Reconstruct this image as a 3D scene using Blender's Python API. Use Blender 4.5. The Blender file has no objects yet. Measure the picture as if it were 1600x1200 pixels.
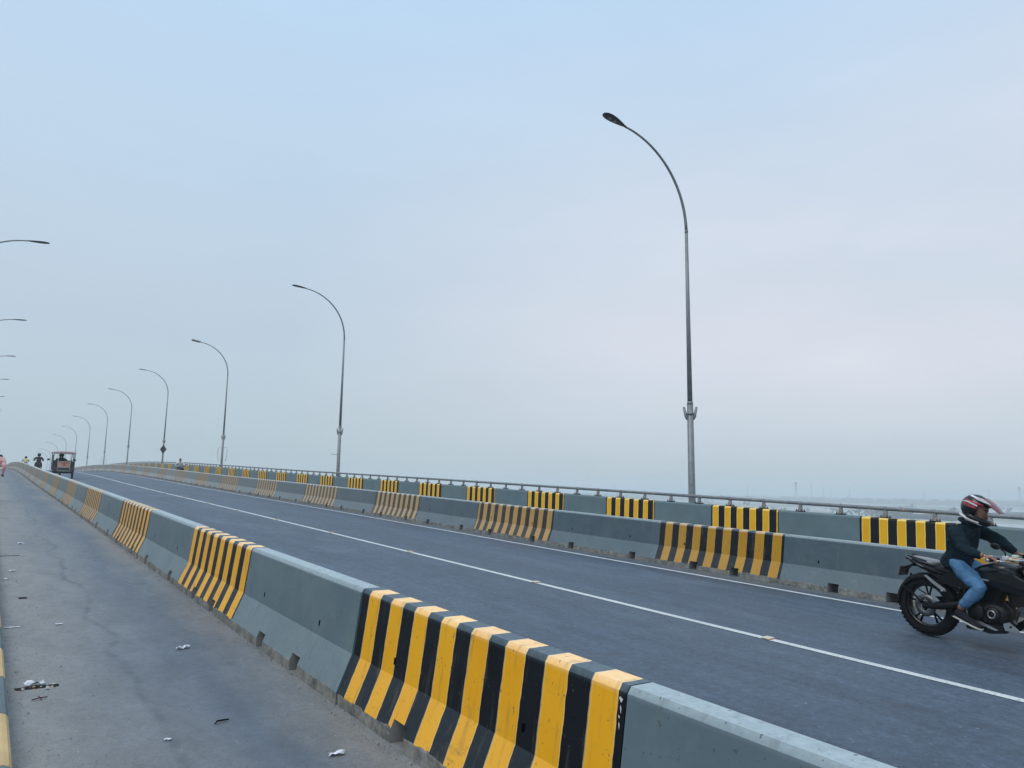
import bpy, bmesh, math, random
from mathutils import Vector, Matrix, Euler
PI = math.pi
R = math.radians
random.seed(7)
scene = bpy.context.scene
C = scene.collection

# ------------------------------------------------------------------ camera
cam_d = bpy.data.cameras.new('camera')
cam = bpy.data.objects.new('camera', cam_d)
C.objects.link(cam)
scene.camera = cam
cam_d.sensor_fit = 'HORIZONTAL'
cam_d.sensor_width = 36.0
cam_d.lens = 1161.36 / 1600 * 36.0
cam_d.clip_start = 0.05
cam_d.clip_end = 40000
YAW, PITCH, ROLL = 0.61148, 0.14208, 0.01723
F = Vector((math.sin(YAW) * math.cos(PITCH), math.cos(YAW) * math.cos(PITCH), math.sin(PITCH)))
RT = Vector((math.cos(YAW), -math.sin(YAW), 0))
UP = RT.cross(F)
RT2 = RT * math.cos(ROLL) + UP * math.sin(ROLL)
UP2 = UP * math.cos(ROLL) - RT * math.sin(ROLL)
m = Matrix((RT2, UP2, -F)).transposed().to_4x4()
m.translation = Vector((0, 0, 1.6))
cam.matrix_world = m

# ------------------------------------------------------------------ world and sun
world = bpy.data.worlds.new('World')
scene.world = world
world.use_nodes = True
wn = world.node_tree
wn.nodes.clear()
SUN_EL, SUN_AZ = R(60), R(262)          # azimuth clockwise from +Y
w_out = wn.nodes.new('ShaderNodeOutputWorld')
w_bg = wn.nodes.new('ShaderNodeBackground')
wn.links.new(w_bg.outputs[0], w_out.inputs[0])
nish = wn.nodes.new('ShaderNodeTexSky')
nish.sky_type = 'NISHITA'
nish.sun_disc = False
nish.sun_elevation = SUN_EL
nish.sun_rotation = SUN_AZ
nish.dust_density = 4.0
nish.air_density = 1.2
tc = wn.nodes.new('ShaderNodeTexCoord')
sep = wn.nodes.new('ShaderNodeSeparateXYZ')
wn.links.new(tc.outputs['Generated'], sep.inputs[0])
# thin overcast layer: colour by elevation
ramp = wn.nodes.new('ShaderNodeValToRGB')
els = ramp.color_ramp.elements
STOPS = [(0.0, (0.465, 0.575, 0.635)), (0.10, (0.475, 0.590, 0.672)), (0.24, (0.500, 0.620, 0.735)),
         (0.42, (0.520, 0.675, 0.830)), (0.60, (0.510, 0.700, 0.915)), (1.0, (0.56, 0.74, 0.96))]
els[0].position = STOPS[0][0]; els[0].color = (*STOPS[0][1], 1)
els[1].position = STOPS[-1][0]; els[1].color = (*STOPS[-1][1], 1)
for ps, c_ in STOPS[1:-1]:
    e = els.new(ps); e.color = (*c_, 1)
wn.links.new(sep.outputs[2], ramp.inputs[0])
# broad soft cloud tint: slightly pink towards +X, faint streaks
nz = wn.nodes.new('ShaderNodeTexNoise')
nz.inputs['Scale'].default_value = 1.6
nz.inputs['Detail'].default_value = 4
nz.inputs['Roughness'].default_value = 0.5
mp = wn.nodes.new('ShaderNodeMapping')
mp.inputs['Scale'].default_value = (1.0, 1.0, 3.2)
mp.inputs['Rotation'].default_value = (0.1, 0.25, 0.4)
wn.links.new(tc.outputs['Generated'], mp.inputs[0])
wn.links.new(mp.outputs[0], nz.inputs['Vector'])
azr = wn.nodes.new('ShaderNodeMapRange')
azr.inputs[1].default_value = 0.30; azr.inputs[2].default_value = 0.92
azr.inputs[3].default_value = 0.0; azr.inputs[4].default_value = 1.0
wn.links.new(sep.outputs[0], azr.inputs[0])
ncl = wn.nodes.new('ShaderNodeMapRange')
ncl.inputs[1].default_value = 0.35; ncl.inputs[2].default_value = 0.68
ncl.inputs[3].default_value = 0.45; ncl.inputs[4].default_value = 1.0
wn.links.new(nz.outputs[0], ncl.inputs[0])
elr = wn.nodes.new('ShaderNodeMapRange')
elr.inputs[1].default_value = 0.60; elr.inputs[2].default_value = 0.30
elr.inputs[3].default_value = 0.1; elr.inputs[4].default_value = 1.0
wn.links.new(sep.outputs[2], elr.inputs[0])
mm = wn.nodes.new('ShaderNodeMath'); mm.operation = 'MULTIPLY_ADD'
mm.inputs[2].default_value = 0.06
wn.links.new(azr.outputs[0], mm.inputs[0]); wn.links.new(ncl.outputs[0], mm.inputs[1])
mm2 = wn.nodes.new('ShaderNodeMath'); mm2.operation = 'MULTIPLY'
wn.links.new(mm.outputs[0], mm2.inputs[0]); wn.links.new(elr.outputs[0], mm2.inputs[1])
mix1 = wn.nodes.new('ShaderNodeMix'); mix1.data_type = 'RGBA'
wn.links.new(mm2.outputs[0], mix1.inputs[0])
wn.links.new(ramp.outputs[0], mix1.inputs[6])
mix1.inputs[7].default_value = (0.78, 0.78, 0.85, 1)
# streaky wisps
nz2 = wn.nodes.new('ShaderNodeTexNoise')
nz2.inputs['Scale'].default_value = 3.5
nz2.inputs['Detail'].default_value = 6
mp2 = wn.nodes.new('ShaderNodeMapping')
mp2.inputs['Scale'].default_value = (1.0, 1.6, 5.0)
mp2.inputs['Rotation'].default_value = (0.2, 0.35, 0.0)
wn.links.new(tc.outputs['Generated'], mp2.inputs[0])
wn.links.new(mp2.outputs[0], nz2.inputs['Vector'])
wr = wn.nodes.new('ShaderNodeMapRange')
wr.inputs[1].default_value = 0.3; wr.inputs[2].default_value = 0.75
wr.inputs[3].default_value = 0.985; wr.inputs[4].default_value = 1.02
wn.links.new(nz2.outputs[0], wr.inputs[0])
elr2 = wn.nodes.new('ShaderNodeMapRange')
elr2.inputs[1].default_value = 0.0; elr2.inputs[2].default_value = 0.16; elr2.inputs[3].default_value = .25; elr2.inputs[4].default_value = 1.0
wn.links.new(sep.outputs[2], elr2.inputs[0])
mm3 = wn.nodes.new('ShaderNodeMath'); mm3.operation = 'MULTIPLY'
wn.links.new(mm2.outputs[0], mm3.inputs[0]); wn.links.new(elr2.outputs[0], mm3.inputs[1]); wn.links.new(mm3.outputs[0], mix1.inputs[0])
vm = wn.nodes.new('ShaderNodeVectorMath'); vm.operation = 'SCALE'
wn.links.new(mix1.outputs[2], vm.inputs[0]); wn.links.new(wr.outputs[0], vm.inputs['Scale'])
# nishita glow behind the overcast
vs = wn.nodes.new('ShaderNodeVectorMath'); vs.operation = 'SCALE'
vs.inputs['Scale'].default_value = 0.10
wn.links.new(nish.outputs[0], vs.inputs[0])
mix2 = wn.nodes.new('ShaderNodeMix'); mix2.data_type = 'RGBA'
mix2.inputs[0].default_value = 0.12
wn.links.new(vm.outputs[0], mix2.inputs[6]); wn.links.new(vs.outputs[0], mix2.inputs[7])
wn.links.new(mix2.outputs[2], w_bg.inputs[0])
w_bg.inputs[1].default_value = 1.09

sun_d = bpy.data.lights.new('sun', 'SUN')
sun_d.energy = 1.5
sun_d.angle = R(35)
sun_d.color = (1.0, 0.97, 0.92)
sun = bpy.data.objects.new('sun', sun_d)
C.objects.link(sun)
sd = Vector((math.sin(SUN_AZ) * math.cos(SUN_EL), math.cos(SUN_AZ) * math.cos(SUN_EL), math.sin(SUN_EL)))
sun.rotation_euler = sd.to_track_quat('Z', 'Y').to_euler()

scene.view_settings.view_transform = 'Standard'
scene.view_settings.look = 'None'
scene.view_settings.exposure = 0.0
scene.view_settings.gamma = 1.0
scene.view_settings.use_curve_mapping = False
scene.render.engine = 'CYCLES'
scene.cycles.volume_bounces = 1

# ------------------------------------------------------------------ bridge profile
KN = [-8.0, 12.8, 25.6, 41.6, 64.0, 96.0, 136.0, 192.0, 272.0, 416.0]
KZ = [-0.2739, 0.4407, 0.879, 1.4066, 2.1976, 2.9135, 2.8902, 1.7993, -1.3414, -9.8151]
def _spl():
    n = len(KN); h = [KN[i + 1] - KN[i] for i in range(n - 1)]
    # tridiagonal solve
    a = [0.0] * n; b = [1.0] * n; c = [0.0] * n; d = [0.0] * n
    for j in range(1, n - 1):
        a[j] = h[j - 1]; b[j] = 2 * (h[j - 1] + h[j]); c[j] = h[j]
        d[j] = 6 * ((KZ[j + 1] - KZ[j]) / h[j] - (KZ[j] - KZ[j - 1]) / h[j - 1])
    for j in range(1, n):
        w = a[j] / b[j - 1]; b[j] -= w * c[j - 1]; d[j] -= w * d[j - 1]
    M = [0.0] * n
    M[-1] = d[-1] / b[-1]
    for j in range(n - 2, -1, -1): M[j] = (d[j] - c[j] * M[j + 1]) / b[j]
    return M
_M = _spl()
def pz(s):
    if s < KN[0]:
        return pz(KN[0]) + (s - KN[0]) * (pz(KN[0] + 0.5) - pz(KN[0])) / 0.5
    k = 0
    while k < len(KN) - 2 and s > KN[k + 1]: k += 1
    hh = KN[k + 1] - KN[k]; a = (KN[k + 1] - s) / hh; b = (s - KN[k]) / hh
    return a * KZ[k] + b * KZ[k + 1] + ((a ** 3 - a) * _M[k] + (b ** 3 - b) * _M[k + 1]) * hh * hh / 6
def slope(s): return math.atan((pz(s + .2) - pz(s - .2)) / .4)

# ------------------------------------------------------------------ helpers
def tag(o, label=None, cat=None, group=None, kind=None):
    if label: o['label'] = label
    if cat: o['category'] = cat
    if group: o['group'] = group
    if kind: o['kind'] = kind
    return o
def empty(name, loc=(0, 0, 0), rot=(0, 0, 0)):
    o = bpy.data.objects.new(name, None); C.objects.link(o)
    o.empty_display_size = 0.1
    o.location = loc; o.rotation_euler = rot
    return o
def obj(name, me, parent=None):
    o = bpy.data.objects.new(name, me); C.objects.link(o)
    if parent: o.parent = parent
    return o
KIDS = {}
def kids(o): return [c for c in bpy.data.objects if c.parent == o]
def copy_tree(o, parent=None, label=None):
    c = o.copy(); C.objects.link(c); c.parent = parent
    for ch in kids(o): copy_tree(ch, c)
    if label: c['label'] = label
    return c

class MB:
    def __init__(s): s.v = []; s.f = []; s.mi = []; s.sm = []
    def add(s, vs, fs, mi=0, smooth=False):
        b = len(s.v); s.v += [tuple(p) for p in vs]
        for f in fs:
            s.f.append(tuple(i + b for i in f)); s.mi.append(mi); s.sm.append(smooth)
    def box(s, c, size, rot=None, mi=0, bev=0.0):
        x, y, z = [q / 2 for q in size]
        if bev > 0:
            b = min(bev, x * .9, y * .9, z * .9)
            vs = []
            for sz in (-1, 1):
                for sx, sy in ((-1, -1), (1, -1), (1, 1), (-1, 1)):
                    vs.append((sx * (x - b), sy * (y - b), sz * z))
            for sz in (-1, 1):
                for sx, sy in ((-1, -1), (1, -1), (1, 1), (-1, 1)):
                    vs.append((sx * x, sy * (y - b), sz * (z - b)))
                    vs.append((sx * (x - b), sy * y, sz * (z - b)))
            bm = bmesh.new()
            for p in vs: bm.verts.new(p)
            r = bmesh.ops.convex_hull(bm, input=bm.verts)
            bm.verts.index_update()
            vs = [v_.co.copy() for v_ in bm.verts]; fs = [[v_.index for v_ in f.verts] for f in bm.faces]
            bm.free()
        else:
            vs = [Vector((sx * x, sy * y, sz * z)) for sz in (-1, 1) for sx, sy in ((-1, -1), (1, -1), (1, 1), (-1, 1))]
            fs = [(3, 2, 1, 0), (4, 5, 6, 7), (0, 1, 5, 4), (1, 2, 6, 5), (2, 3, 7, 6), (3, 0, 4, 7)]
        M = Euler(rot).to_matrix() if rot else Matrix.Identity(3)
        s.add([M @ Vector(p) + Vector(c) for p in vs], fs, mi)
    def tube(s, pts, rad, n=10, mi=0, cap=True, flat=1.0):
        pts = [Vector(p) for p in pts]
        if not isinstance(rad, (list, tuple)): rad = [rad] * len(pts)
        vs = []; up = None
        for i, p in enumerate(pts):
            t = (pts[min(i + 1, len(pts) - 1)] - pts[max(i - 1, 0)]).normalized()
            if up is None: up = Vector((0, 0, 1)) if abs(t.z) < .9 else Vector((0, 1, 0))
            a = t.cross(up).normalized(); b = a.cross(t).normalized(); up = b
            for k in range(n):
                th = 2 * PI * k / n
                vs.append(p + a * math.cos(th) * rad[i] + b * math.sin(th) * rad[i] * flat)
        fs = []
        for i in range(len(pts) - 1):
            for k in range(n):
                fs.append((i * n + k, i * n + (k + 1) % n, (i + 1) * n + (k + 1) % n, (i + 1) * n + k))
        s.add(vs, fs, mi, True)
        if cap:
            b0 = len(s.v) - len(vs)
            s.f.append(tuple(b0 + k for k in range(n))[::-1]); s.mi.append(mi); s.sm.append(False)
            b1 = len(s.v) - n
            s.f.append(tuple(b1 + k for k in range(n))); s.mi.append(mi); s.sm.append(False)
    def loft(s, rings, mi=0, cap=True, smooth=True, close=True):
        n = len(rings[0]); vs = [p for r in rings for p in r]; fs = []
        for i in range(len(rings) - 1):
            for k in range(n if close else n - 1):
                fs.append((i * n + k, i * n + (k + 1) % n, (i + 1) * n + (k + 1) % n, (i + 1) * n + k))
        b0 = len(s.v)
        s.add(vs, fs, mi, smooth)
        if cap and close:
            s.f.append(tuple(b0 + k for k in range(n))[::-1]); s.mi.append(mi); s.sm.append(False)
            b1 = len(s.v) - n
            s.f.append(tuple(b1 + k for k in range(n))); s.mi.append(mi); s.sm.append(False)
    def lx(s, secs, n=18, mi=0, pw=2.4):
        """loft along x: (x, y, z, ry, rz[, tilt])"""
        rings = []
        for q in secs:
            x, y, z, ry, rz = q[:5]; t = q[5] if len(q) > 5 else 0
            ring = []
            for k in range(n):
                th = 2 * PI * k / n; c, d = math.cos(th), math.sin(th)
                a = math.copysign(abs(c) ** (2 / pw), c) * ry; b = math.copysign(abs(d) ** (2 / pw), d) * rz
                ring.append((x - b * math.sin(t), y + a, z + b * math.cos(t)))
            rings.append(ring)
        s.loft(rings, mi)
    def lathe(s, prof, c=(0, 0, 0), n=32, mi=0, axis='y', closed=False):
        vs = []; m_ = len(prof)
        for k in range(n):
            th = 2 * PI * k / n
            for r, h in prof:
                if axis == 'y': vs.append((c[0] + r * math.cos(th), c[1] + h, c[2] + r * math.sin(th)))
                elif axis == 'x': vs.append((c[0] + h, c[1] + r * math.cos(th), c[2] + r * math.sin(th)))
                else: vs.append((c[0] + r * math.cos(th), c[1] + r * math.sin(th), c[2] + h))
        fs = []
        for k in range(n):
            for j in range(m_ if closed else m_ - 1):
                j2 = (j + 1) % m_; k2 = (k + 1) % n
                fs.append((k * m_ + j, k * m_ + j2, k2 * m_ + j2, k2 * m_ + j))
        s.add(vs, fs, mi, True)
    def prism(s, poly, y0, y1, mi=0, M=None):
        """polygon in xz extruded along y"""
        n = len(poly)
        vs = [Vector((p[0], y0, p[1])) for p in poly] + [Vector((p[0], y1, p[1])) for p in poly]
        if M: vs = [M @ v_ for v_ in vs]
        fs = [tuple(range(n)), tuple(range(2 * n - 1, n - 1, -1))] + [(k, (k + 1) % n + 0, (k + 1) % n + n, k + n) for k in range(n)]
        s.add(vs, fs, mi)
    def mesh(s, name, mats, fix=True):
        me = bpy.data.meshes.new(name)
        me.from_pydata([tuple(p) for p in s.v], [], s.f)
        for m_ in (mats if isinstance(mats, (list, tuple)) else [mats]): me.materials.append(m_)
        me.polygons.foreach_set('material_index', s.mi)
        me.polygons.foreach_set('use_smooth', s.sm)
        if fix:
            bm = bmesh.new(); bm.from_mesh(me); bmesh.ops.recalc_face_normals(bm, faces=bm.faces); bm.to_mesh(me); bm.free()
        me.update()
        return me
    def build(s, name, mats, parent=None, fix=True):
        return obj(name, s.mesh(name, mats, fix), parent)

# ------------------------------------------------------------------ materials
class NT:
    def __init__(s, name):
        s.m = bpy.data.materials.new(name); s.m.use_nodes = True
        s.t = s.m.node_tree; s.t.nodes.clear()
        s.o = s.t.nodes.new('ShaderNodeOutputMaterial')
        s.b = s.t.nodes.new('ShaderNodeBsdfPrincipled')
        s.t.links.new(s.b.outputs[0], s.o.inputs[0])
        s.co = s.t.nodes.new('ShaderNodeTexCoord')
        s.geo = None
    def n(s, ty, **kw):
        x = s.t.nodes.new(ty)
        for k, v_ in kw.items(): setattr(x, k, v_)
        return x
    def l(s, a, b): s.t.links.new(a, b)
    def pos(s):
        if not s.geo: s.geo = s.n('ShaderNodeNewGeometry')
        return s.geo.outputs['Position']
    def obj(s): return s.co.outputs['Object']
    def noise(s, vec, scale, detail=3, rough=.5, sc=None, rnd=False):
        if sc or rnd:
            mp_ = s.n('ShaderNodeMapping')
            if sc: mp_.inputs['Scale'].default_value = sc
            s.l(vec, mp_.inputs[0])
            if rnd:
                oi = s.n('ShaderNodeObjectInfo'); mu = s.n('ShaderNodeMath', operation='MULTIPLY'); mu.inputs[1].default_value = 37.0
                s.l(oi.outputs['Random'], mu.inputs[0]); s.l(mu.outputs[0], mp_.inputs['Location'])
            vec = mp_.outputs[0]
        x = s.n('ShaderNodeTexNoise'); x.inputs['Scale'].default_value = scale
        x.inputs['Detail'].default_value = detail; x.inputs['Roughness'].default_value = rough
        s.l(vec, x.inputs['Vector']); return x.outputs[0]
    def mr(s, v_, a, b, c, d, clamp=True):
        x = s.n('ShaderNodeMapRange'); x.clamp = clamp
        for i, q in zip((1, 2, 3, 4), (a, b, c, d)): x.inputs[i].default_value = q
        s.l(v_, x.inputs[0]); return x.outputs[0]
    def math(s, op, a, b=None, c=None):
        x = s.n('ShaderNodeMath', operation=op)
        for i, q in enumerate((a, b, c)):
            if q is None: continue
            if isinstance(q, (int, float)): x.inputs[i].default_value = q
            else: s.l(q, x.inputs[i])
        return x.outputs[0]
    def mix(s, f, a, b, mode='MIX'):
        x = s.n('ShaderNodeMix', data_type='RGBA', blend_type=mode)
        for i, q in ((0, f), (6, a), (7, b)):
            if isinstance(q, (int, float)): x.inputs[i].default_value = q
            elif isinstance(q, tuple): x.inputs[i].default_value = (*q, 1) if len(q) == 3 else q
            else: s.l(q, x.inputs[i])
        return x.outputs[2]
    def xyz(s, v_):
        x = s.n('ShaderNodeSeparateXYZ'); s.l(v_, x.inputs[0]); return x.outputs
    def col(s, c): s.l(c, s.b.inputs['Base Color']) if not isinstance(c, tuple) else setattr(s.b.inputs['Base Color'], 'default_value', (*c, 1))
    def rough(s, r):
        if isinstance(r, (int, float)): s.b.inputs['Roughness'].default_value = r
        else: s.l(r, s.b.inputs['Roughness'])
    def bump(s, h, st, dist=.01):
        x = s.n('ShaderNodeBump'); x.inputs['Strength'].default_value = st; x.inputs['Distance'].default_value = dist
        s.l(h, x.inputs['Height']); s.l(x.outputs[0], s.b.inputs['Normal'])

def simple(name, c, rough=.6, metal=0.0, var=.12, scale=8, bump=0, coat=0, spec=.5):
    t = NT(name)
    nz_ = t.noise(t.obj(), scale, 4, .6, rnd=True)
    d = tuple(max(0, q * (1 - var)) for q in c); u = tuple(min(1, q * (1 + var)) for q in c)
    t.col(t.mix(t.mr(nz_, .3, .7, 0, 1), d, u))
    t.rough(rough); t.b.inputs['Metallic'].default_value = metal
    t.b.inputs['Specular IOR Level'].default_value = spec
    if coat: t.b.inputs['Coat Weight'].default_value = coat; t.b.inputs['Coat Roughness'].default_value = .12
    if bump: t.bump(t.noise(t.obj(), scale * 6, 4, .6), bump, .005)
    return t.m

GREY = (0.112, 0.163, 0.190)
def barrier_mat(name, striped, z_paint=.078, tone=1.0):
    t = NT(name)
    o = t.obj(); X, Y, Z = t.xyz(o)[:3]
    rn = t.noise(o, 2.2, 4, .55, rnd=True)
    rn2 = t.noise(o, 30, 4, .6, rnd=True)
    streak = t.noise(o, 9, 4, .6, sc=(1, 1.6, .22), rnd=True)
    if striped:
        wob = t.mr(t.noise(o, 14, 2, .5, rnd=True), .3, .7, -.0025, .0025)
        y2 = t.math('ADD', Y, wob)
        ph = t.math('FRACT', t.math('DIVIDE', t.math('SUBTRACT', y2, .048), .3235))
        st = t.math('LESS_THAN', ph, .515)
        ny = t.mix(t.mr(rn, .3, .7, 0, 1), (.80, .365, .008), (.86, .43, .016))
        nb = t.mix(t.mr(rn, .3, .7, 0, 1), (.003, .005, .008), (.007, .011, .016))
        pc = t.mix(st, nb, ny)
        # a thin paler line where the yellow was masked
        e1 = t.math('LESS_THAN', t.math('ABSOLUTE', t.math('SUBTRACT', ph, .515)), .018)
        e2 = t.math('LESS_THAN', ph, .022)
        ee = t.math('MAXIMUM', e1, e2)
        pc = t.mix(t.math('MULTIPLY', ee, .5), pc, (.74, .55, .26))
    else:
        pc = t.mix(t.mr(rn, .3, .7, 0, 1), tuple(q * .90 for q in GREY), tuple(q * 1.08 for q in GREY))
        pc = t.mix(t.mr(t.noise(o, 3.6, 5, .7, rnd=True), .48, .66, 0, .38), pc, (.175, .225, .235))
        # greenish mildew and pale patches
        pc = t.mix(t.mr(t.noise(o, 1.1, 3, .5, rnd=True), .48, .7, 0, .25), pc, (.17, .21, .19))
    if tone < 1: pc = t.mix(1.0, pc, (tone, tone * 1.03, tone * 1.08), 'MULTIPLY')
    # older, chalkier paint further up the bridge
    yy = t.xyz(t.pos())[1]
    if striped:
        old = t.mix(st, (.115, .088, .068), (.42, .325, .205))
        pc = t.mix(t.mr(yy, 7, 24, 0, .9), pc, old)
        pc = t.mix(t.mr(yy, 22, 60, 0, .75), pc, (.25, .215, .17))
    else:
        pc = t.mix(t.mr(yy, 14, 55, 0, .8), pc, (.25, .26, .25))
    # dust lies on the foot and the top, scuffs rise from it
    nrm = t.n('ShaderNodeNewGeometry')
    nzv = t.xyz(nrm.outputs['Normal'])[2]
    dust = t.math('MULTIPLY', t.mr(nzv, .12, .98, 0, 1), t.mr(rn2, .25, .7, .70, 1.1))
    ad = (.066, .084, .098) if striped else (.160, .175, .178)
    dn = t.n('ShaderNodeVectorMath', operation='SCALE'); dn.inputs[0].default_value = ad; t.l(dust, dn.inputs['Scale'])
    pc = t.mix(1.0, pc, dn.outputs[0], 'ADD')
    cap = t.math('MULTIPLY', t.mr(Z, .70, .74, 0, 1), t.mr(rn2, .25, .7, .7, 1.1))      # lighter colour added along the crest of the barrier
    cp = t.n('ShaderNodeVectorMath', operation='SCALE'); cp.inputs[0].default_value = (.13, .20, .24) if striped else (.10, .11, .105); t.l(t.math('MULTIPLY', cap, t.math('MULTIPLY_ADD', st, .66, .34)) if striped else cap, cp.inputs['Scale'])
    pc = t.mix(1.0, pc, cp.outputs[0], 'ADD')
    scuff = t.mr(streak, .55, .72, 0, .42)
    pc = t.mix(scuff, pc, (.13, .14, .14) if not striped else (.17, .14, .10))
    drag = t.noise(o, 5, 5, .7, sc=(1, .5, 2.2), rnd=True)
    pc = t.mix(t.math('MULTIPLY', t.mr(drag, .60, .70, 0, .40), t.mr(Z, .36, .28, .25, 1)), pc, (.10, .095, .085) if striped else (.22, .25, .26))
    speck = t.mr(t.noise(o, 45, 2, .4, rnd=True), .69, .74, 0, .7)
    pc = t.mix(speck, pc, (.06, .07, .07))
    conc = t.mix(t.mr(t.noise(o, 7, 5, .65, rnd=True), .35, .65, 0, 1), (.10, .105, .10), (.27, .26, .235))
    conc = t.mix(t.mr(t.noise(o, 25, 4, .6, rnd=True), .5, .75, 0, .7), conc, (.36, .36, .34))
    edge = t.math('ADD', z_paint, t.mr(t.noise(o, 6, 4, .65, rnd=True), .3, .7, -.016, .014, False))
    paint = t.math('GREATER_THAN', Z, edge)
    c = t.mix(paint, conc, pc)
    t.col(c)
    t.rough(t.mr(paint, 0, 1, .9, .55))
    t.b.inputs['Specular IOR Level'].default_value = .18 if striped else .3
    bh = t.math('ADD', t.math('MULTIPLY', rn2, .5), t.math('MULTIPLY', t.noise(o, 160, 3, .6), .3))
    t.bump(bh, .35, .004)
    return t.m
M_STR = barrier_mat('striped barrier paint', True)
M_GRY = barrier_mat('grey barrier paint', False)
M_STR2 = barrier_mat('sooty striped barrier paint', True, .078, .55)  # same paints multiplied to a darker tone, for the right row
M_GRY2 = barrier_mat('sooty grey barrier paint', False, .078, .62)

def asphalt(name, kind):
    t = NT(name); p = t.pos()
    X, Y, Z = t.xyz(p)[:3]
    fine = t.noise(p, 62, 4, .8)
    mid = t.noise(p, 14, 5, .65)
    lng = t.noise(p, 1.1, 5, .6, sc=(1.6, .35, 1))
    big = t.noise(p, .35, 4, .6, sc=(1.5, .5, 1))
    if kind == 'main':
        c = t.mix(t.mr(lng, .3, .7, 0, 1), (.036, .058, .090), (.056, .084, .122))
        c = t.mix(t.mr(big, .42, .68, 0, .55), c, (.080, .110, .150))
        # wheel paths are a bit darker and smoother
        wp = t.math('ABSOLUTE', t.math('SUBTRACT', t.math('PINGPONG', t.math('SUBTRACT', X, 2.9), 1.85), .95))
        c = t.mix(t.mr(wp, .0, .45, .28, 0), c, (.032, .050, .076))
        edge = t.mr(t.math('ADD', X, t.mr(lng, .3, .7, -.2, .2)), 9.72, 9.95, 0, .75)
        c = t.mix(edge, c, (.125, .130, .125))
    else:
        c = t.mix(t.mr(lng, .3, .7, 0, 1), (.090, .112, .138), (.122, .145, .172))
        # dusty margins on both sides
        xd = t.math('ADD', X, t.mr(big, .3, .7, -.35, .35, False))
        if kind == 'left':
            dl = t.mr(xd, .45, 1.45, 1, 0); dr = t.mr(xd, 1.55, 2.05, 0, .85)
        else:
            dl = t.mr(xd, 10.6, 11.2, .8, 0); dr = t.mr(xd, 12.6, 13.3, 0, .9)
        du = t.math('MAXIMUM', dl, dr)
        dusty = t.mix(t.mr(mid, .3, .7, 0, 1), (.22, .21, .190), (.31, .298, .270))
        c = t.mix(t.math('MULTIPLY', du, .85), c, dusty)
        if kind == 'left':
            # wandering dark seam and hairline cracks
            wx = t.math('ADD', t.math('SUBTRACT', X, 1.02), t.mr(t.noise(p, 1.0, 3, .5, sc=(.05, .55, .05)), .2, .8, -.22, .22, False))
            seam = t.mr(t.math('ABSOLUTE', wx), .008, .045, .60, 0)
            seam = t.math('MULTIPLY', seam, t.mr(t.noise(p, 3.2, 3, .6), .35, .6, .15, 1))
            c = t.mix(seam, c, (.05, .065, .08))
            wy = t.math('PINGPONG', t.math('ADD', Y, t.mr(t.noise(p, 1.3, 4, .6), .2, .8, -.5, .5, False)), 1.35)
            cr = t.math('MULTIPLY', t.mr(wy, .006, .03, .4, 0), t.mr(t.noise(p, 1.7, 2, .5), .5, .62, 0, 1))
            c = t.mix(cr, c, (.09, .105, .12))
    sp = t.mr(fine, .52, .68, 0, .60)
    c = t.mix(sp, c, (.016, .026, .040) if kind == 'main' else (.045, .052, .06))
    sp2 = t.mr(t.noise(p, 48, 4, .8), .58, .72, 0, .45)
    c = t.mix(sp2, c, (.15, .185, .225))
    c = t.mix(t.mr(mid, .35, .75, .0, .40), c, (.095, .125, .162))
    blot = t.noise(p, 17, 5, .75)
    big2 = t.noise(p, 3.3, 4, .65, sc=(1.4, .6, 1))
    fac = t.math('MULTIPLY', t.mr(blot, .34, .66, .72, 1.26) if kind == 'main' else t.mr(blot, .34, .66, .90, 1.08), t.mr(big2, .32, .68, .86, 1.13))
    sc_ = t.n('ShaderNodeVectorMath', operation='SCALE'); t.l(c, sc_.inputs[0]); t.l(fac, sc_.inputs['Scale']); c = sc_.outputs[0]
    pit = t.noise(p, 85, 3, .6); c = t.mix(t.mr(pit, .64, .70, 0, .8), c, (.012, .018, .026))
    flk = t.noise(p, 30, 2, .4, sc=(1.6, .6, 1)); c = t.mix(t.mr(flk, .745, .77, 0, .7), c, (.34, .37, .40))
    if kind == 'main':
        stk = t.noise(p, 1.0, 5, .6, sc=(5.5, .16, 1))
        s3 = t.n('ShaderNodeVectorMath', operation='SCALE'); t.l(c, s3.inputs[0]); t.l(t.mr(stk, .32, .68, .86, 1.13), s3.inputs['Scale']); c = s3.outputs[0]
        dst = t.noise(p, .8, 4, .6, sc=(1.2, .5, 1)); c = t.mix(t.mr(dst, .56, .74, 0, .45), c, (.125, .16, .20))
    # oil drops
    oil = t.mr(t.noise(p, 2.1, 2, .4), .70, .76, 0, .35)
    c = t.mix(oil, c, (.05, .06, .07))
    t.col(c)
    t.rough(t.mr(mid, .3, .7, .48, .68))
    t.b.inputs['Specular IOR Level'].default_value = .55
    t.bump(t.math('ADD', fine, t.math('MULTIPLY', mid, .6)), .75 if kind == 'main' else .4, .006)
    return t.m
M_ROAD = asphalt('road asphalt', 'main')
M_LEFT = asphalt('service lane asphalt', 'left')
M_FAR = asphalt('far lane asphalt', 'far')

def line_mat():
    t = NT('road paint'); p = t.pos()
    n1 = t.noise(p, 40, 5, .7); n2 = t.noise(p, 3, 4, .6)
    c = t.mix(t.mr(n2, .3, .7, 0, 1), (.50, .53, .53), (.66, .68, .66))
    wear = t.math('MULTIPLY', t.mr(n1, .52, .66, 0, 1), t.mr(n2, .3, .7, .5, 1))
    c = t.mix(wear, c, (.20, .23, .26))
    t.col(c); t.rough(.6); t.bump(n1, .3, .003)
    return t.m
M_LINE = line_mat()

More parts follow.
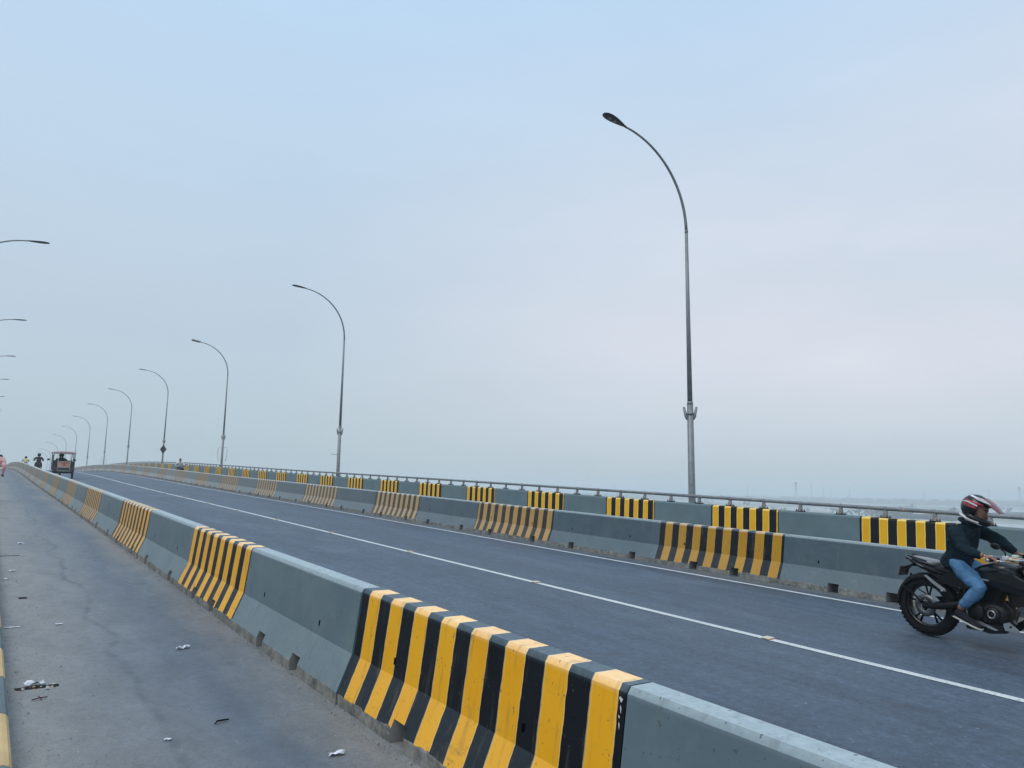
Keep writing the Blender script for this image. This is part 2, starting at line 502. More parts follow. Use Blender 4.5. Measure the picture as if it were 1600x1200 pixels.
def parapet_mat(striped):
    t = NT('parapet striped paint' if striped else 'parapet grey paint'); o = t.obj()
    X, Y, Z = t.xyz(o)[:3]
    rn = t.noise(o, 2.5, 4, .6, rnd=True)
    if striped:
        wob = t.mr(t.noise(o, 9, 2, .5), .3, .7, -.003, .003)
        y2 = t.math('ADD', Y, wob)
        ph = t.math('FRACT', t.math('DIVIDE', t.math('SUBTRACT', y2, .226), .3325))
        st = t.math('MULTIPLY', t.math('LESS_THAN', ph, .50), t.math('GREATER_THAN', y2, .2))
        thin = t.math('MULTIPLY', t.math('GREATER_THAN', y2, .018), t.math('LESS_THAN', y2, .050))
        st = t.math('MAXIMUM', st, thin)
        c = t.mix(st, (.004, .004, .005), t.mix(t.mr(rn, .3, .7, 0, 1), (.80, .40, .006), (.88, .47, .010)))
        e1 = t.math('LESS_THAN', t.math('ABSOLUTE', t.math('SUBTRACT', ph, .48)), .024)
        e2 = t.math('LESS_THAN', t.math('ABSOLUTE', t.math('SUBTRACT', ph, .024)), .024)
        e = t.math('MULTIPLY', t.math('MAXIMUM', e1, e2), st)
        e = t.math('MAXIMUM', e, t.math('MULTIPLY', t.math('GREATER_THAN', Z, .925), st))
        c = t.mix(t.math('MULTIPLY', e, .8), c, (.90, .68, .20))
    else:
        g = (.122, .182, .202)
        c = t.mix(t.mr(rn, .3, .7, 0, 1), tuple(q * .9 for q in g), tuple(q * 1.1 for q in g))
        sk = t.noise(o, 8, 4, .6, sc=(1, 1.5, .2), rnd=True)
        c = t.mix(t.mr(sk, .55, .72, 0, .35), c, (.16, .20, .20))
        c = t.mix(t.mr(t.noise(o, 1.2, 3, .5, rnd=True), .5, .7, 0, .3), c, (.17, .22, .21))
    t.col(c); t.rough(.5); t.b.inputs['Specular IOR Level'].default_value = .35
    t.bump(t.noise(o, 70, 4, .6), .2, .004)
    return t.m
M_PS, M_PG = parapet_mat(True), parapet_mat(False)
def galv():
    t = NT('galvanised steel'); o = t.obj()
    a = t.noise(o, 6, 5, .65, rnd=True); b = t.noise(o, 14, 4, .6, sc=(1, 1, .2), rnd=True)
    c = t.mix(t.mr(a, .3, .7, 0, 1), (.15, .162, .172), (.27, .285, .295))
    c = t.mix(t.mr(b, .62, .75, 0, .6), c, (.12, .105, .095))
    t.col(c); t.rough(t.mr(a, .3, .7, .42, .65)); t.b.inputs['Metallic'].default_value = .35
    t.bump(b, .15, .002)
    return t.m
M_GALV = galv()
M_RUSTY = simple('weathered bracket steel', (.29, .265, .26), .7, .2, .3, 12, .3)
M_DARK = simple('dark lamp housing', (.018, .020, .024), .45, 0, .3, 10)
M_LENS = simple('lamp glass', (.16, .18, .20), .15, 0, .2, 20)
M_PALE = simple('pale lamp housing', (.40, .39, .40), .5, 0, .1, 10)
M_CONC = simple('bare concrete', (.26, .255, .24), .9, 0, .25, 3, .5)
M_BLACKP = simple('gloss black paint', (.003, .004, .006), .3, 0, .3, 6, 0, .2, .35)
M_BLACKM = simple('matte black plastic', (.004, .005, .006), .6, 0, .25, 20, .1, 0, .2)
M_RUBBER = simple('tyre rubber', (.007, .007, .008), .8, 0, .3, 12, .3, 0, .2)
M_ALU = simple('bare aluminium', (.50, .51, .52), .32, .85, .15, 14)
M_DISC = simple('brake disc steel', (.13, .13, .135), .4, .8, .2, 18)
M_GREYM = simple('engine grey metal', (.012, .013, .014), .5, .3, .3, 18, .2)
M_RED = simple('red tail lens', (.22, .008, .012), .2, 0, .1, 10)
M_PLATE = simple('dusty number plate', (.06, .035, .04), .5, 0, .2, 10)
M_SKIN = simple('skin', (.27, .135, .085), .55, 0, .08, 14, .05)
M_HAIR = simple('black hair', (.008, .007, .007), .6, 0, .3, 40, .3)
def cloth(name, c, scale=30, var=.25, bump=.5):
    t = NT(name); o = t.obj()
    a = t.noise(o, 5, 4, .6); w = t.noise(o, 220, 2, .6); f_ = t.noise(o, 11, 3, .55, sc=(1, 1, 2.2))
    cc = t.mix(t.mr(a, .3, .7, 0, 1), tuple(q * (1 - var) for q in c), tuple(min(1, q * (1 + var)) for q in c))
    t.col(cc); t.rough(.85); t.b.inputs['Specular IOR Level'].default_value = .2
    t.bump(t.math('ADD', t.math('MULTIPLY', f_, 1.0), t.math('MULTIPLY', w, .08)), bump, .03)
    return t.m
M_JACKET = cloth('dark teal jacket cloth', (.003, .015, .023), var=.5, bump=.9)
M_JEANS = cloth('blue denim', (.085, .195, .34), var=.35, bump=.7)
M_PINK = cloth('pale pink cotton', (.72, .42, .40))
M_WHITEC = cloth('white cotton', (.62, .60, .60))
M_DARKC = cloth('dark cloth', (.012, .013, .018))
M_MAROON = cloth('maroon cloth', (.075, .02, .035))
M_YELC = cloth('pale yellow cloth', (.55, .50, .16))
M_WHITEP = simple('white plastic', (.68, .68, .68), .4, 0, .05, 8)
M_HRED = simple('red helmet paint', (.30, .010, .022), .25, 0, .1, 8, 0, .5)
M_PRINT = simple('pink printed panel', (.70, .36, .28), .6, 0, .12, 5)
M_CREAM = simple('cream painted steel', (.60, .55, .42), .5, 0, .1, 8)
M_EMBLEM = simple('red print', (.38, .05, .05), .6, 0, .1, 8)

# ------------------------------------------------------------------ ground, river
GZ = -13.0
def ground_mat():
    t = NT('river plain'); p = t.pos()
    a = t.noise(p, .0035, 5, .6, sc=(1, 1, 1)); b = t.noise(p, .02, 5, .65); c3 = t.noise(p, .0016, 3, .5)
    c = t.mix(t.mr(a, .42, .58, 0, 1), (.34, .33, .30), (.105, .15, .105))
    c = t.mix(t.mr(b, .5, .64, 0, .8), c, (.07, .105, .07))
    c = t.mix(t.mr(c3, .52, .6, 0, .9), c, (.38, .37, .34))
    t.col(c); t.rough(.95)
    return t.m
g = MB(); g.add([(-9000, -9000, GZ), (9000, -9000, GZ), (9000, 9000, GZ), (-9000, 9000, GZ)], [(0, 1, 2, 3)])
tag(g.build('ground', ground_mat(), fix=False), kind='structure')
def water_mat():
    t = NT('still river water'); p = t.pos()
    t.col((.20, .22, .22)); t.rough(.12); t.b.inputs['Specular IOR Level'].default_value = .6
    t.bump(t.noise(p, .6, 4, .6, sc=(1, .6, 1)), .15, .2)
    return t.m
wv = [(330, -420), (300, -150), (308, 20), (330, 130), (380, 215), (470, 290), (620, 330), (900, 360), (1250, 380),
      (1250, 455), (860, 440), (640, 405), (560, 330), (500, 230), (480, 90), (500, -80), (560, -420)]
g = MB(); g.add([(x, y, GZ + .05) for x, y in wv], [tuple(range(len(wv)))])
tag(g.build('river', water_mat(), fix=False), kind='structure')

# ------------------------------------------------------------------ deck sheets
S0, S1 = -16.0, 260.0
def srange(extra=()):
    s = S0; out = []
    while s < S1:
        out.append(s); s += 1.0 if s < 60 else 2.0
    out.append(S1)
    return sorted(set(out + list(extra)))
DL, DM = 2.28, 10.38                     # centre lines of the two barrier rows
SLOTS = [6.2 + 7.7 * k for k in range(-1, 12)]
def sheet(name, ds, m_, dz=0.0, holes=None, parent=None):
    ex = []
    if holes:
        for a, b in holes[1]: ex += [a, b]
    ss = srange(ex)
    g_ = MB()
    vs = [(d, s, pz(s) + dz) for s in ss for d in ds]; n = len(ds); fs = []
    for i in range(len(ss) - 1):
        for k in range(n - 1):
            if holes:
                if k == holes[0] and any(a - 1e-6 <= ss[i] and ss[i + 1] <= b + 1e-6 for a, b in holes[1]): continue
            fs.append((i * n + k, i * n + k + 1, (i + 1) * n + k + 1, (i + 1) * n + k))
    g_.add(vs, fs, 0, True)
    return g_.build(name, m_, parent, fix=False)
slot_r = [(s - .035, s + .04) for s in SLOTS]
tag(sheet('service_lane', [.235, .30, .56, 1.2, DL], M_LEFT, holes=(1, slot_r)), kind='structure')
tag(sheet('main_road', [DL, 3.4, 5, 6.5, 8.2, DM], M_ROAD), kind='structure')
tag(sheet('far_lane', [DM, 11.5, 12.6, 13.565], M_FAR), kind='structure')
tag(sheet('walkway', [-.80, -.3, .10], M_CONC, dz=.145), kind='structure')
tag(sheet('centre_line', [6.535, 6.635], M_LINE, dz=.004), kind='structure')
tag(sheet('edge_line', [9.575, 9.665], M_LINE, dz=.004), kind='structure')
tag(sheet('edge_line', [3.05, 3.14], M_LINE, dz=.004), kind='structure')
# solid deck underneath
g = MB(); ss = srange(); sec = [(-1.35, -.10), (14.35, -.10), (14.35, -.5), (12.0, -.75), (11.2, -2.2), (1.8, -2.2), (1.0, -.75), (-1.35, -.5)]
g.loft([[(d, s, pz(s) + z) for d, z in sec] for s in ss], smooth=False)
tag(g.build('bridge_deck', M_CONC), kind='structure')

# drain slots in the service lane, each a recessed trough
pit_m = simple('silted drain concrete', (.10, .095, .085), .95, 0, .4, 20, .5)
for i, s in enumerate(SLOTS):
    g = MB(); a, b = s - .035, s + .04; d0, d1 = .30, .56; zt = 0; zb = -.06
    P = lambda d, q, z: (d, q, pz(q) + z)
    vs = [P(d0, a, zt), P(d1, a, zt), P(d1, b, zt), P(d0, b, zt), P(d0, a, zb), P(d1, a, zb), P(d1, b, zb), P(d0, b, zb)]
    g.add(vs, [(4, 5, 6, 7), (0, 4, 5, 1), (1, 5, 6, 2), (2, 6, 7, 3), (3, 7, 4, 0)])
    o = g.build('drain_slot', pit_m, fix=False)
    lab = {1: 'short drain slot across the near lane edge, filled with dry leaves and rubbish',
           2: 'dark empty drain slot in the lane edge, next one beyond the rubbish-filled slot'}.get(i, 'narrow drain slot in the left lane edge, far up the slope beside the kerb')
    tag(o, lab, 'drain slot', 'drain slots along the kerb')

# ------------------------------------------------------------------ kerb at the left edge
def kerb_mesh(L, m_):
    g_ = MB(); prof = [(.10, -.02), (.10, .158), (.20, .158), (.222, .15), (.235, .132), (.236, -.02)]
    n = 2; rings = [[(x, y, z) for x, z in prof] for y in (.003, .02, L - .02, L - .003)]
    for r_i, k_ in ((0, .004), (3, .004)):
        rings[r_i] = [(x - (.004 if x > .15 else 0), y, z - (.004 if z > 0 else 0)) for x, y, z in rings[r_i]]
    g_.loft(rings, smooth=False)
    return g_.mesh('kerb_stone', m_)
def kerb_paint(name, c):
    t = NT(name); o = t.obj()
    a = t.noise(o, 4, 5, .6, rnd=True); b = t.noise(o, 35, 4, .65, rnd=True)
    cc = t.mix(t.mr(a, .3, .7, 0, 1), tuple(q * .8 for q in c), tuple(min(1, q * 1.1) for q in c))
    cc = t.mix(t.mr(b, .62, .72, 0, .6), cc, (.25, .24, .22))
    t.col(cc); t.rough(.7); t.bump(b, .3, .004)
    return t.m
KY, KG = kerb_paint('worn yellow kerb paint', (.60, .42, .20)), kerb_paint('worn grey kerb paint', (.115, .16, .172))
kerb = empty('kerb', (0, 0, 0))
tag(kerb, 'low kerb painted in worn yellow and grey blocks along the left lane edge', 'kerb')
KL = .838; km = [kerb_mesh(KL, KY), kerb_mesh(KL, KG)]
k0 = 4.33 - 12 * KL
for i in range(150):
    s = k0 + i * KL
    o = obj('kerb_stone', km[i % 2], kerb)
    o.location = (0, s, pz(s)); o.rotation_euler = (math.atan((pz(s + KL) - pz(s)) / KL), 0, 0)
    if i in (12, 13): o['label'] = 'worn yellow kerb block' if i == 12 else 'worn grey kerb block'

# ------------------------------------------------------------------ jersey barriers
HX = .222
def barrier_mesh(L, m_, holes, notches, seed):
    rnd = random.Random(seed)
    # half profile: distance inwards from the foot, height
    pr = [(0, 0), (0, .075), (.0225, .13), (.098, .315), (.1050, .378), (.1098, .420), (.1432, .718), (.162, .745)]
    ys = {0, L}
    for a in holes: ys |= {a - .013, a + .013}
    for a in notches: ys |= {a - .085, a + .085}
    ys = sorted(ys); g_ = MB()
    n = len(pr); e = .004
    for sgn in (-1, 1):
        rows = []
        for y in ys:
            yy = y + (e if y == 0 else -e if y == L else 0)
            rows.append([(sgn * (HX - x), yy, z) for x, z in pr])
        for i in range(len(ys) - 1):
            ym = (ys[i] + ys[i + 1]) / 2
            inh = any(abs(ym - a) < .013 for a in holes); inn = any(abs(ym - a) < .085 for a in notches)
            for k in range(n - 1):
                if inn and k < 2: continue
                q = [rows[i][k], rows[i + 1][k], rows[i + 1][k + 1], rows[i][k + 1]]
                if inh and k == 4:
                    dp = [(p[0] - sgn * .05, p[1], p[2]) for p in q]
                    g_.add(q + dp, [(4, 5, 6, 7), (0, 1, 5, 4), (1, 2, 6, 5), (2, 3, 7, 6), (3, 0, 4, 7)], 1)
                    continue
                g_.add(q, [(0, 1, 2, 3)])
    # top, ends
    for i in range(len(ys) - 1):
        a = ys[i] + (e if i == 0 else 0); b = ys[i + 1] - (e if i == len(ys) - 2 else 0)
        w = HX - pr[-1][0]; g_.add([(-w, a, .745), (w, a, .745), (w, b, .745), (-w, b, .745)], [(0, 1, 2, 3)])
    for y in (e, L - e):
        ring = [(-(HX - x), y, z) for x, z in pr] + [(HX - x, y, z) for x, z in reversed(pr)]
        g_.add(ring, [tuple(range(len(ring)))])
    for a in notches:
        for y in (a - .085, a + .085):
            ring = [(-HX, y, 0), (-HX, y, .075), (-HX + .0225, y, .13), (HX - .0225, y, .13), (HX, y, .075), (HX, y, 0)]
            g_.add(ring, [tuple(range(6))], 2)
        w = HX - .0225
        g_.add([(-w, a - .085, .13), (w, a - .085, .13), (w, a + .085, .13), (-w, a + .085, .13)], [(0, 1, 2, 3)], 2)
    me = g_.mesh('concrete_barrier', [m_, M_BLACKM, M_CONC])
    bm = bmesh.new(); bm.from_mesh(me)
    bmesh.ops.remove_doubles(bm, verts=bm.verts, dist=.0005)
    bmesh.ops.recalc_face_normals(bm, faces=bm.faces)
    bm.to_mesh(me); bm.free()
    return me
BM = {}
def get_bm(L, striped, darkened=False):
    k = (round(L, 2), striped, darkened)
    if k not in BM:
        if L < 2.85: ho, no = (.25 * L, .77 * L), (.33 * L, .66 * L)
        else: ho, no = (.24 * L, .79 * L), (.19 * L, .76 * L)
        BM[k] = barrier_mesh(L, ((M_STR2 if striped else M_GRY2) if darkened else (M_STR if striped else M_GRY)), ho, no, len(BM))
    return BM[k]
ORD = ['first', 'second', 'third', 'fourth', 'fifth', 'sixth', 'seventh', 'eighth', 'ninth', 'tenth', 'eleventh', 'twelfth']
def row(bounds, d, name, side, grp, first_striped, skip):
    """bounds: joint positions; the label counts from the near end of each colour"""
    cnt = {True: 0, False: 0}; st = first_striped; rnd = random.Random(3 if d < 5 else 4)
    for i in range(len(bounds) - 1):
        a, b = bounds[i], bounds[i + 1]; L = b - a
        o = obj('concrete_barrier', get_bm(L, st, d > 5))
        o.location = (d + rnd.uniform(-.006, .006), a, pz(a) + .001)
        o.rotation_euler = (math.atan((pz(b) - pz(a)) / L), 0, rnd.uniform(-.0015, .0015))
        kind = 'black and yellow striped' if st else 'plain grey'
        if b < skip:
            lab = f'{kind} concrete barrier behind the camera, {side}'
        else:
            c = cnt[st]; cnt[st] += 1
            if c < len(ORD): lab = f'{kind} barrier, {ORD[c]} {"striped" if st else "grey"} from the near end, {side}'
            else: lab = f'faded {"striped" if st else "grey"} concrete barrier far up the slope, {side}'
        tag(o, lab, 'concrete barrier', grp)
        st = not st
bl = [-2.9, -.29, 2.318, 4.908, 7.5, 10.0, 13.05, 16.03, 19.2, 22.17, 24.96, 27.95, 30.95]
while bl[-1] < 200: bl.append(round(bl[-1] + 3.03, 3))
row(bl, DL, 'left', 'left row', 'barriers between the service lane and the road', True, 1.0)
bmd = [-.6, 2.0, 4.6, 7.206, 9.815, 12.98, 16.02, 19.15, 22.1, 25.32, 28.5, 31.99, 34.88, 37.93, 41.2, 44.02, 46.9]
while bmd[-1] < 200: bmd.append(round(bmd[-1] + 3.03, 3))
for o_ in list(C.objects):
    if o_.get('label', '').startswith('black and yellow striped barrier, first') and 'left' in o_['label']:
        for yy, zz, ww, hh in ((.030, .690, .022, .016), (.027, .655, .008, .026), (.032, .622, .010, .010), (.028, .592, .007, .022)):
            xx = -HX + .1055 + (zz - .382) / (.718 - .382) * (.1432 - .1055) - .0025
            g_ = MB(); g_.add([(xx, yy - ww / 2, zz), (xx, yy + ww * .3, zz + hh * .5), (xx, yy + ww / 2, zz), (xx, yy, zz - hh)], [(0, 1, 2, 3)])
            ch = g_.build('paint_chip', M_WHITEP, o_, fix=False)
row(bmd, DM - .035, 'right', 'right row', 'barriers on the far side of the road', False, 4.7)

# ------------------------------------------------------------------ parapets with rail
def panel_mesh(L, m_, far=1):
    g_ = MB(); w0, w1 = 0.0, .26
    pr = [(w0, -.12), (w0 + .004, .925), (w0 + .02, .957), (w1 - .02, .957), (w1, .93), (w1, -.12)]
    g_.loft([[(x * far, y, z) for x, z in pr] for y in (.0015, L - .0015)], smooth=False)
    return g_.mesh('wall_panel', m_)
def stanchion_mesh():
    g_ = MB()
    g_.box((.11, 0, .966), (.14, .15, .014), mi=1)
    # flared cast web, wide foot narrowing to the rail seat
    for x0, x1 in ((.085, .135),):
        poly = [(-.062, .973), (-.040, 1.01), (-.027, 1.06), (-.024, 1.15), (-.016, 1.166), (.016, 1.166), (.024, 1.15), (.027, 1.06), (.040, 1.01), (.062, .973)]
        n = len(poly)
        vs = [(x0, p[0], p[1]) for p in poly] + [(x1, p[0], p[1]) for p in poly]
        g_.add(vs, [tuple(range(n)), tuple(range(2 * n - 1, n - 1, -1))] + [(k, (k + 1) % n, (k + 1) % n + n, k + n) for k in range(n)])
    for sx in (.055, .165):
        for sy in (-.055, .055):
            g_.lathe([(0, .03), (.009, .03), (.009, 0)], (sx, sy, .973), 8, 1, 'z')
    return g_.mesh('rail_post', [M_RUSTY, M_BLACKM])
PST = stanchion_mesh()
def parapet(name, x, mirror, start, label, rlabel):
    w = empty('parapet_wall', (0, 0, 0)); tag(w, label, 'parapet wall')
    far = -1 if mirror else 1
    ms = [panel_mesh(1.762, M_PS, far), panel_mesh(1.762, M_PG, far)]
    s = start; i = 0
    while s < 225:
        L = 1.762 if s > 0 else 1.762
        o = obj('wall_panel', ms[i % 2], w)
        o.location = (x, s, pz(s)); o.rotation_euler = (math.atan((pz(s + L) - pz(s)) / L), 0, 0)
        s += L if s < 20 else 1.718
        i += 1
    r = empty('guard_rail', (0, 0, 0)); tag(r, rlabel, 'hand rail')
    g_ = MB(); pts = []; s_ = start
    while s_ < 225: pts.append((x + far * .11, s_, pz(s_) + 1.127)); s_ += 1.5
    g_.tube(pts, .036, 12)
    for sj in (7.07, 25, 43):
        g_.tube([(x + far * .11, sj - .03, pz(sj - .03) + 1.127), (x + far * .11, sj + .03, pz(sj + .03) + 1.127)], .039, 12, 1)
    g_.build('rail_pipe', [M_GALV, M_RUSTY], r)
    s_ = start + .44; n = 0
    while s_ < 222:
        o = obj('rail_post', PST, r); o.location = (x, s_, pz(s_)); o.rotation_euler = (slope(s_), 0, 0)
        if mirror: o.scale = (-1, 1, 1)
        s_ += .881 if s_ < 20 else .859
        n += 1
parapet('right', 13.565, False, 9.652 - 6 * 1.762 - .002, 'right hand parapet wall with alternating grey and black and yellow striped panels',
        'round steel pipe rail on short posts along the top of the far parapet')
parapet('left', -.80, True, 9.652 - 6 * 1.762 - .5, 'parapet wall along the outer edge of the walkway, left of the kerb',
        'round steel pipe rail along the top of the left parapet wall')

# ------------------------------------------------------------------ street lamps
def lamp(x, s, side, kind, label, base=.95, wings=True):
    """side=+1: arm reaches towards -X; built in its own frame, base at deck level outside the parapet"""
    rl = random.Random(int(s * 10) + side); o = empty('street_lamp', (x, s, pz(s) - (0 if side > 0 else .28)), (rl.uniform(-.004, .004), rl.uniform(-.003, .003), (0 if side > 0 else PI) + rl.uniform(-.03, .03)))
    tag(o, label, 'street lamp', 'street lamps on the right of the bridge' if side > 0 else 'street lamps on the left of the bridge')
    HS, HT, REACH = 7.74, 9.86, 2.5
    sc_ = 1.0
    g_ = MB()
    g_.tube([(0, 0, -.6), (0, 0, .9), (0, 0, 3.35)], [.088, .085, .074], 14)
    g_.build('lower_pole', M_GALV, o)
    g_ = MB()
    g_.tube([(0, 0, 3.30), (0, 0, 5.5), (0, 0, HS)], [.064, .052, .040], 12)
    g_.tube([(0, 0, 3.33), (0, 0, 3.40)], [.078, .068], 12)
    g_.build('upper_pole', M_GALV, o)
    P0, P1, P2, P3 = Vector((0, 0, HS)), Vector((-.03, 0, HS + 1.28)), Vector((-1.0, 0, HT - .03)), Vector((-2.06, 0, HT + .06))
    pts = []
    for k in range(19):
        t = k / 18; u = 1 - t
        pts.append(P0 * u ** 3 + P1 * 3 * u * u * t + P2 * 3 * u * t * t + P3 * t ** 3)
    g_ = MB(); g_.tube(pts, [.039 - .015 * k / 18 for k in range(19)], 10)
    g_.tube([(0, 0, HS - .04), (0, 0, HS + .03)], .044, 12)
    g_.build('curved_arm', M_GALV, o)
    if kind == 'pale':
        g_ = MB(); M_ = Matrix.Translation(P3) @ Matrix.Rotation(R(9), 4, 'Y')
        for (c, sz, mi) in (((-.30, 0, .02), (.62, .30, .09), 0), ((-.32, 0, -.035), (.5, .24, .03), 1)):
            b = MB(); b.box(c, sz, bev=.02); g_.add([M_ @ Vector(p) for p in b.v], b.f, mi)
        g_.build('lamp_head', [M_PALE, M_DARK], o)
    else:
        # flat leaf-shaped LED head
        g_ = MB(); rings = []
        for t, wd, th in ((0, .028, .03), (.08, .035, .035), (.10, .05, .04), (.25, .09, .045), (.42, .125, .045), (.55, .13, .04), (.66, .105, .032), (.72, .05, .018)):
            ring = []
            for k in range(14):
                a = 2 * PI * k / 14
                ring.append(Vector((-t, wd * math.cos(a), th * (math.sin(a) if math.sin(a) > 0 else .55 * math.sin(a)))))
            rings.append(ring)
        M_ = Matrix.Translation(P3) @ Matrix.Rotation(R(4 if kind != 'near' else 10), 4, 'Y')
        g_.loft([[M_ @ p for p in r] for r in rings])
        g_.build('lamp_head', M_DARK, o)
        for q in (.36, .52):
            g_ = MB(); g_.lathe([(0, -.036), (.035, -.034), (.04, -.022), (.04, -.01)], (0, 0, 0), 12, 0, 'z')
            e_ = g_.build('lamp_lens', M_LENS, o); e_.matrix_local = M_ @ Matrix.Translation((-q, 0, .0))
    if wings:
        g_ = MB()
        for sg in (-1, 1):
            g_.tube([(sg * .045, -sg * .045, 2.96), (sg * .070, -sg * .070, 3.03), (sg * .108, -sg * .108, 3.27)], [.028, .036, .026], 6, flat=1.2)
        g_.tube([(0, 0, 3.08), (0, 0, 3.13)], .088, 12)
        b_ = g_.build('banner_bracket', M_GALV, o)
    return o
K = 1.040
lamp_lab = [
 'tall street lamp nearest the camera on the right, black leaf-shaped head',
 'street lamp with a small side pin, second from the camera on the right',
 'street lamp with a pale boxy head and torn banner strips, third on the right',
 'street lamp with a dark diamond sign on its pole, fourth on the right',
 'fifth street lamp on the right, between the diamond-sign lamp and the flagged pole',
 'sixth street lamp on the right with pale shreds of banner low on its pole',
 'seventh street lamp on the right, small wrap near its foot',
 'eighth street lamp on the right, its pole rising just right of the rickshaw roof',
 'ninth street lamp on the right, standing behind the rickshaw canopy',
 'tenth street lamp on the right, arm showing just above the rickshaw roof',
 'eleventh street lamp on the right, arm showing left of the rickshaw roof',
 'twelfth street lamp on the right, the smallest one near the crest']
lamp_s = [11.8, 33.1, 54.2, 75.7, 97.0, 118.0, 139.3, 160.5, 181.7, 203, 224, 245]
LAMPS = []
for i, s in enumerate(lamp_s):
    o = lamp(13.95, s * K if s < 230 else s, 1, 'near' if i == 0 else 'pale' if i == 2 else 'led', lamp_lab[i], wings=i < 7)
    LAMPS.append(o)
for i, s in enumerate([33.3, 54.5, 75.8, 97.0, 118.2, 139.4, 160.6, 181.8]):
    lamp(-1.56, s, -1, 'led', ORD[i] + ' street lamp from the top at the left picture edge, only its arm tip showing' if i < 6 else 'street lamp far along the left side of the bridge, hidden at the picture edge', wings=False)
# extras on the poles
def child_box(name, par, c, size, m_, rot=None, label=None):
    g_ = MB(); g_.box(c, size, rot); o = g_.build(name, m_, par)
    if label: o['label'] = label
    return o
g = MB(); g.tube([(-.085, 0, 2.0), (-.42, 0, 2.02)], .012, 6); g.build('side_pin', M_GALV, LAMPS[1])
g = MB(); dm = .30
g.prism([(0, 1.75 - .46), (dm, 1.75), (0, 1.75 + .46), (-dm, 1.75)], -.13, -.115)
sgn = g.build('diamond_sign', M_DARK, LAMPS[3]); sgn.rotation_euler = (0, 0, 0); sgn.location = (-.02, 0, .6); sgn['label'] = 'dark back of a diamond shaped sign'
g = MB(); g.tube([(0, -.12, 1.75), (0, -.09, 1.75)], .04, 8); g.tube([(0, -.12, 2.5), (0, -.09, 2.5)], .04, 8); g.build('sign_clamp', M_GALV, LAMPS[3])
def torn(par, n, seed, zc, size):
    rnd = random.Random(seed)
    for k in range(n):
        sg = -1 if k % 2 == 0 else 1
        g_ = MB(); pts = []
        a = Vector((sg * .09, -.02, zc + size * .5)); b = Vector((sg * (.09 + size * .28), -.02, zc + size * .1)); c = Vector((sg * (.06 + size * .2), -.02, zc - size * .5))
        for j in range(9):
            t = j / 8; pts.append(a * (1 - t) ** 2 + b * 2 * t * (1 - t) * 1.3 + c * t * t + Vector((0, rnd.uniform(-.03, .03), 0)))
        vs = []
        for j, p in enumerate(pts):
            vs += [p + Vector((-.02, .0, .01)), p + Vector((.02, .01, -.01))]
        g_.add(vs, [(2 * j, 2 * j + 1, 2 * j + 3, 2 * j + 2) for j in range(8)], 0, True)
        o = g_.build('torn_banner', M_WHITEC, par)
        md = o.modifiers.new('t', 'SOLIDIFY'); md.thickness = .003
torn(LAMPS[2], 2, 1, 1.9, .95)
torn(LAMPS[5], 3, 2, 1.7, 1.1)
g = MB(); g.tube([(0, 0, 1.2), (0, 0, 1.8)], .11, 10); g.build('cloth_wrap', M_PINK, LAMPS[6])

# ------------------------------------------------------------------ road studs
g = MB(); g.box((0, 0, .009), (.10, .09, .016), bev=.006); g.box((0, -.046, .009), (.07, .004, .010), mi=1)
sm_ = g.mesh('road_stud', [M_CREAM, simple('amber reflector', (.75, .30, .10), .3)])
for i in range(12):
    s = 4.84 + 3.87 * i
    o = obj('road_stud', sm_); o.location = (6.585, s, pz(s) + .004); o.rotation_euler = (slope(s), 0, 0)
    tag(o, f'small amber road stud on the white centre line, {ORD[i]} from the near end', 'road stud', 'studs on the centre line')

# ------------------------------------------------------------------ litter
def sheetlet(name, d, s, w, l, m_, label, cat, seed, rz=0, curl=.02):
    rnd = random.Random(seed); g_ = MB(); n = 6
    vs = []
    for i in range(n):
        for k in range(4):
            u, v_ = i / (n - 1) - .5, k / 3 - .5
            vs.append((u * w * (1 + .25 * rnd.random()), v_ * l * (1 + .4 * rnd.random()), .004 + rnd.random() * curl))
    g_.add(vs, [(i * 4 + k, i * 4 + k + 1, i * 4 + k + 5, i * 4 + k + 4) for i in range(n - 1) for k in range(3)])
    o = g_.build(name, m_); o.location = (d, s, pz(s)); o.rotation_euler = (slope(s), 0, rz)
    md = o.modifiers.new('t', 'SOLIDIFY'); md.thickness = .0015
    return tag(o, label, cat)
MW = simple('thin white plastic', (.66, .68, .74), .35, 0, .06, 20)
sheetlet('plastic_wrapper', 1.50, 6.88, .10, .030, MW, 'crumpled white wrapper lying in the middle of the service lane', 'litter', 1, .3, .03)
sheetlet('paper_scrap', 1.73, 4.09, .075, .03, MW, 'small white scrap on the lane near the barrier foot, nearest the camera', 'litter', 2, -.2)
sheetlet('paper_scrap', .99, 4.75, .035, .016, MW, 'small pale scrap lying left of the black twig', 'litter', 3, -.3, .01)
sheetlet('plastic_sheet', .415, 6.25, .11, .045, MW, 'white plastic sheet lying over the rubbish-filled drain slot', 'litter', 4, .15, .035)
sheetlet('paper_strip', .335, 8.33, .10, .02, MW, 'flat white paper strip beside the kerb', 'litter', 5, .0, .004)
sheetlet('leaf_scrap', .42, 12.1, .06, .04, MW, 'pale crumpled scrap by the kerb beyond the white strip', 'litter', 6, .2, .02)
sheetlet('paper_scrap', .34, 11.4, .05, .025, MW, 'white folded scrap touching the kerb line', 'litter', 7, .4, .02)
sheetlet('leaf_scrap', .47, 9.9, .07, .04, M_DARKC, 'dark dry leaf scrap beside the kerb', 'litter', 8, .1, .01)
sheetlet('paper_scrap', .63, 15.6, .09, .05, MW, 'bright white scrap beyond the empty drain slot', 'litter', 9, .2, .03)
sheetlet('paper_scrap', .70, 8.3, .05, .03, MW, 'tiny pale scrap on the dusty lane margin', 'litter', 10, .2, .01)
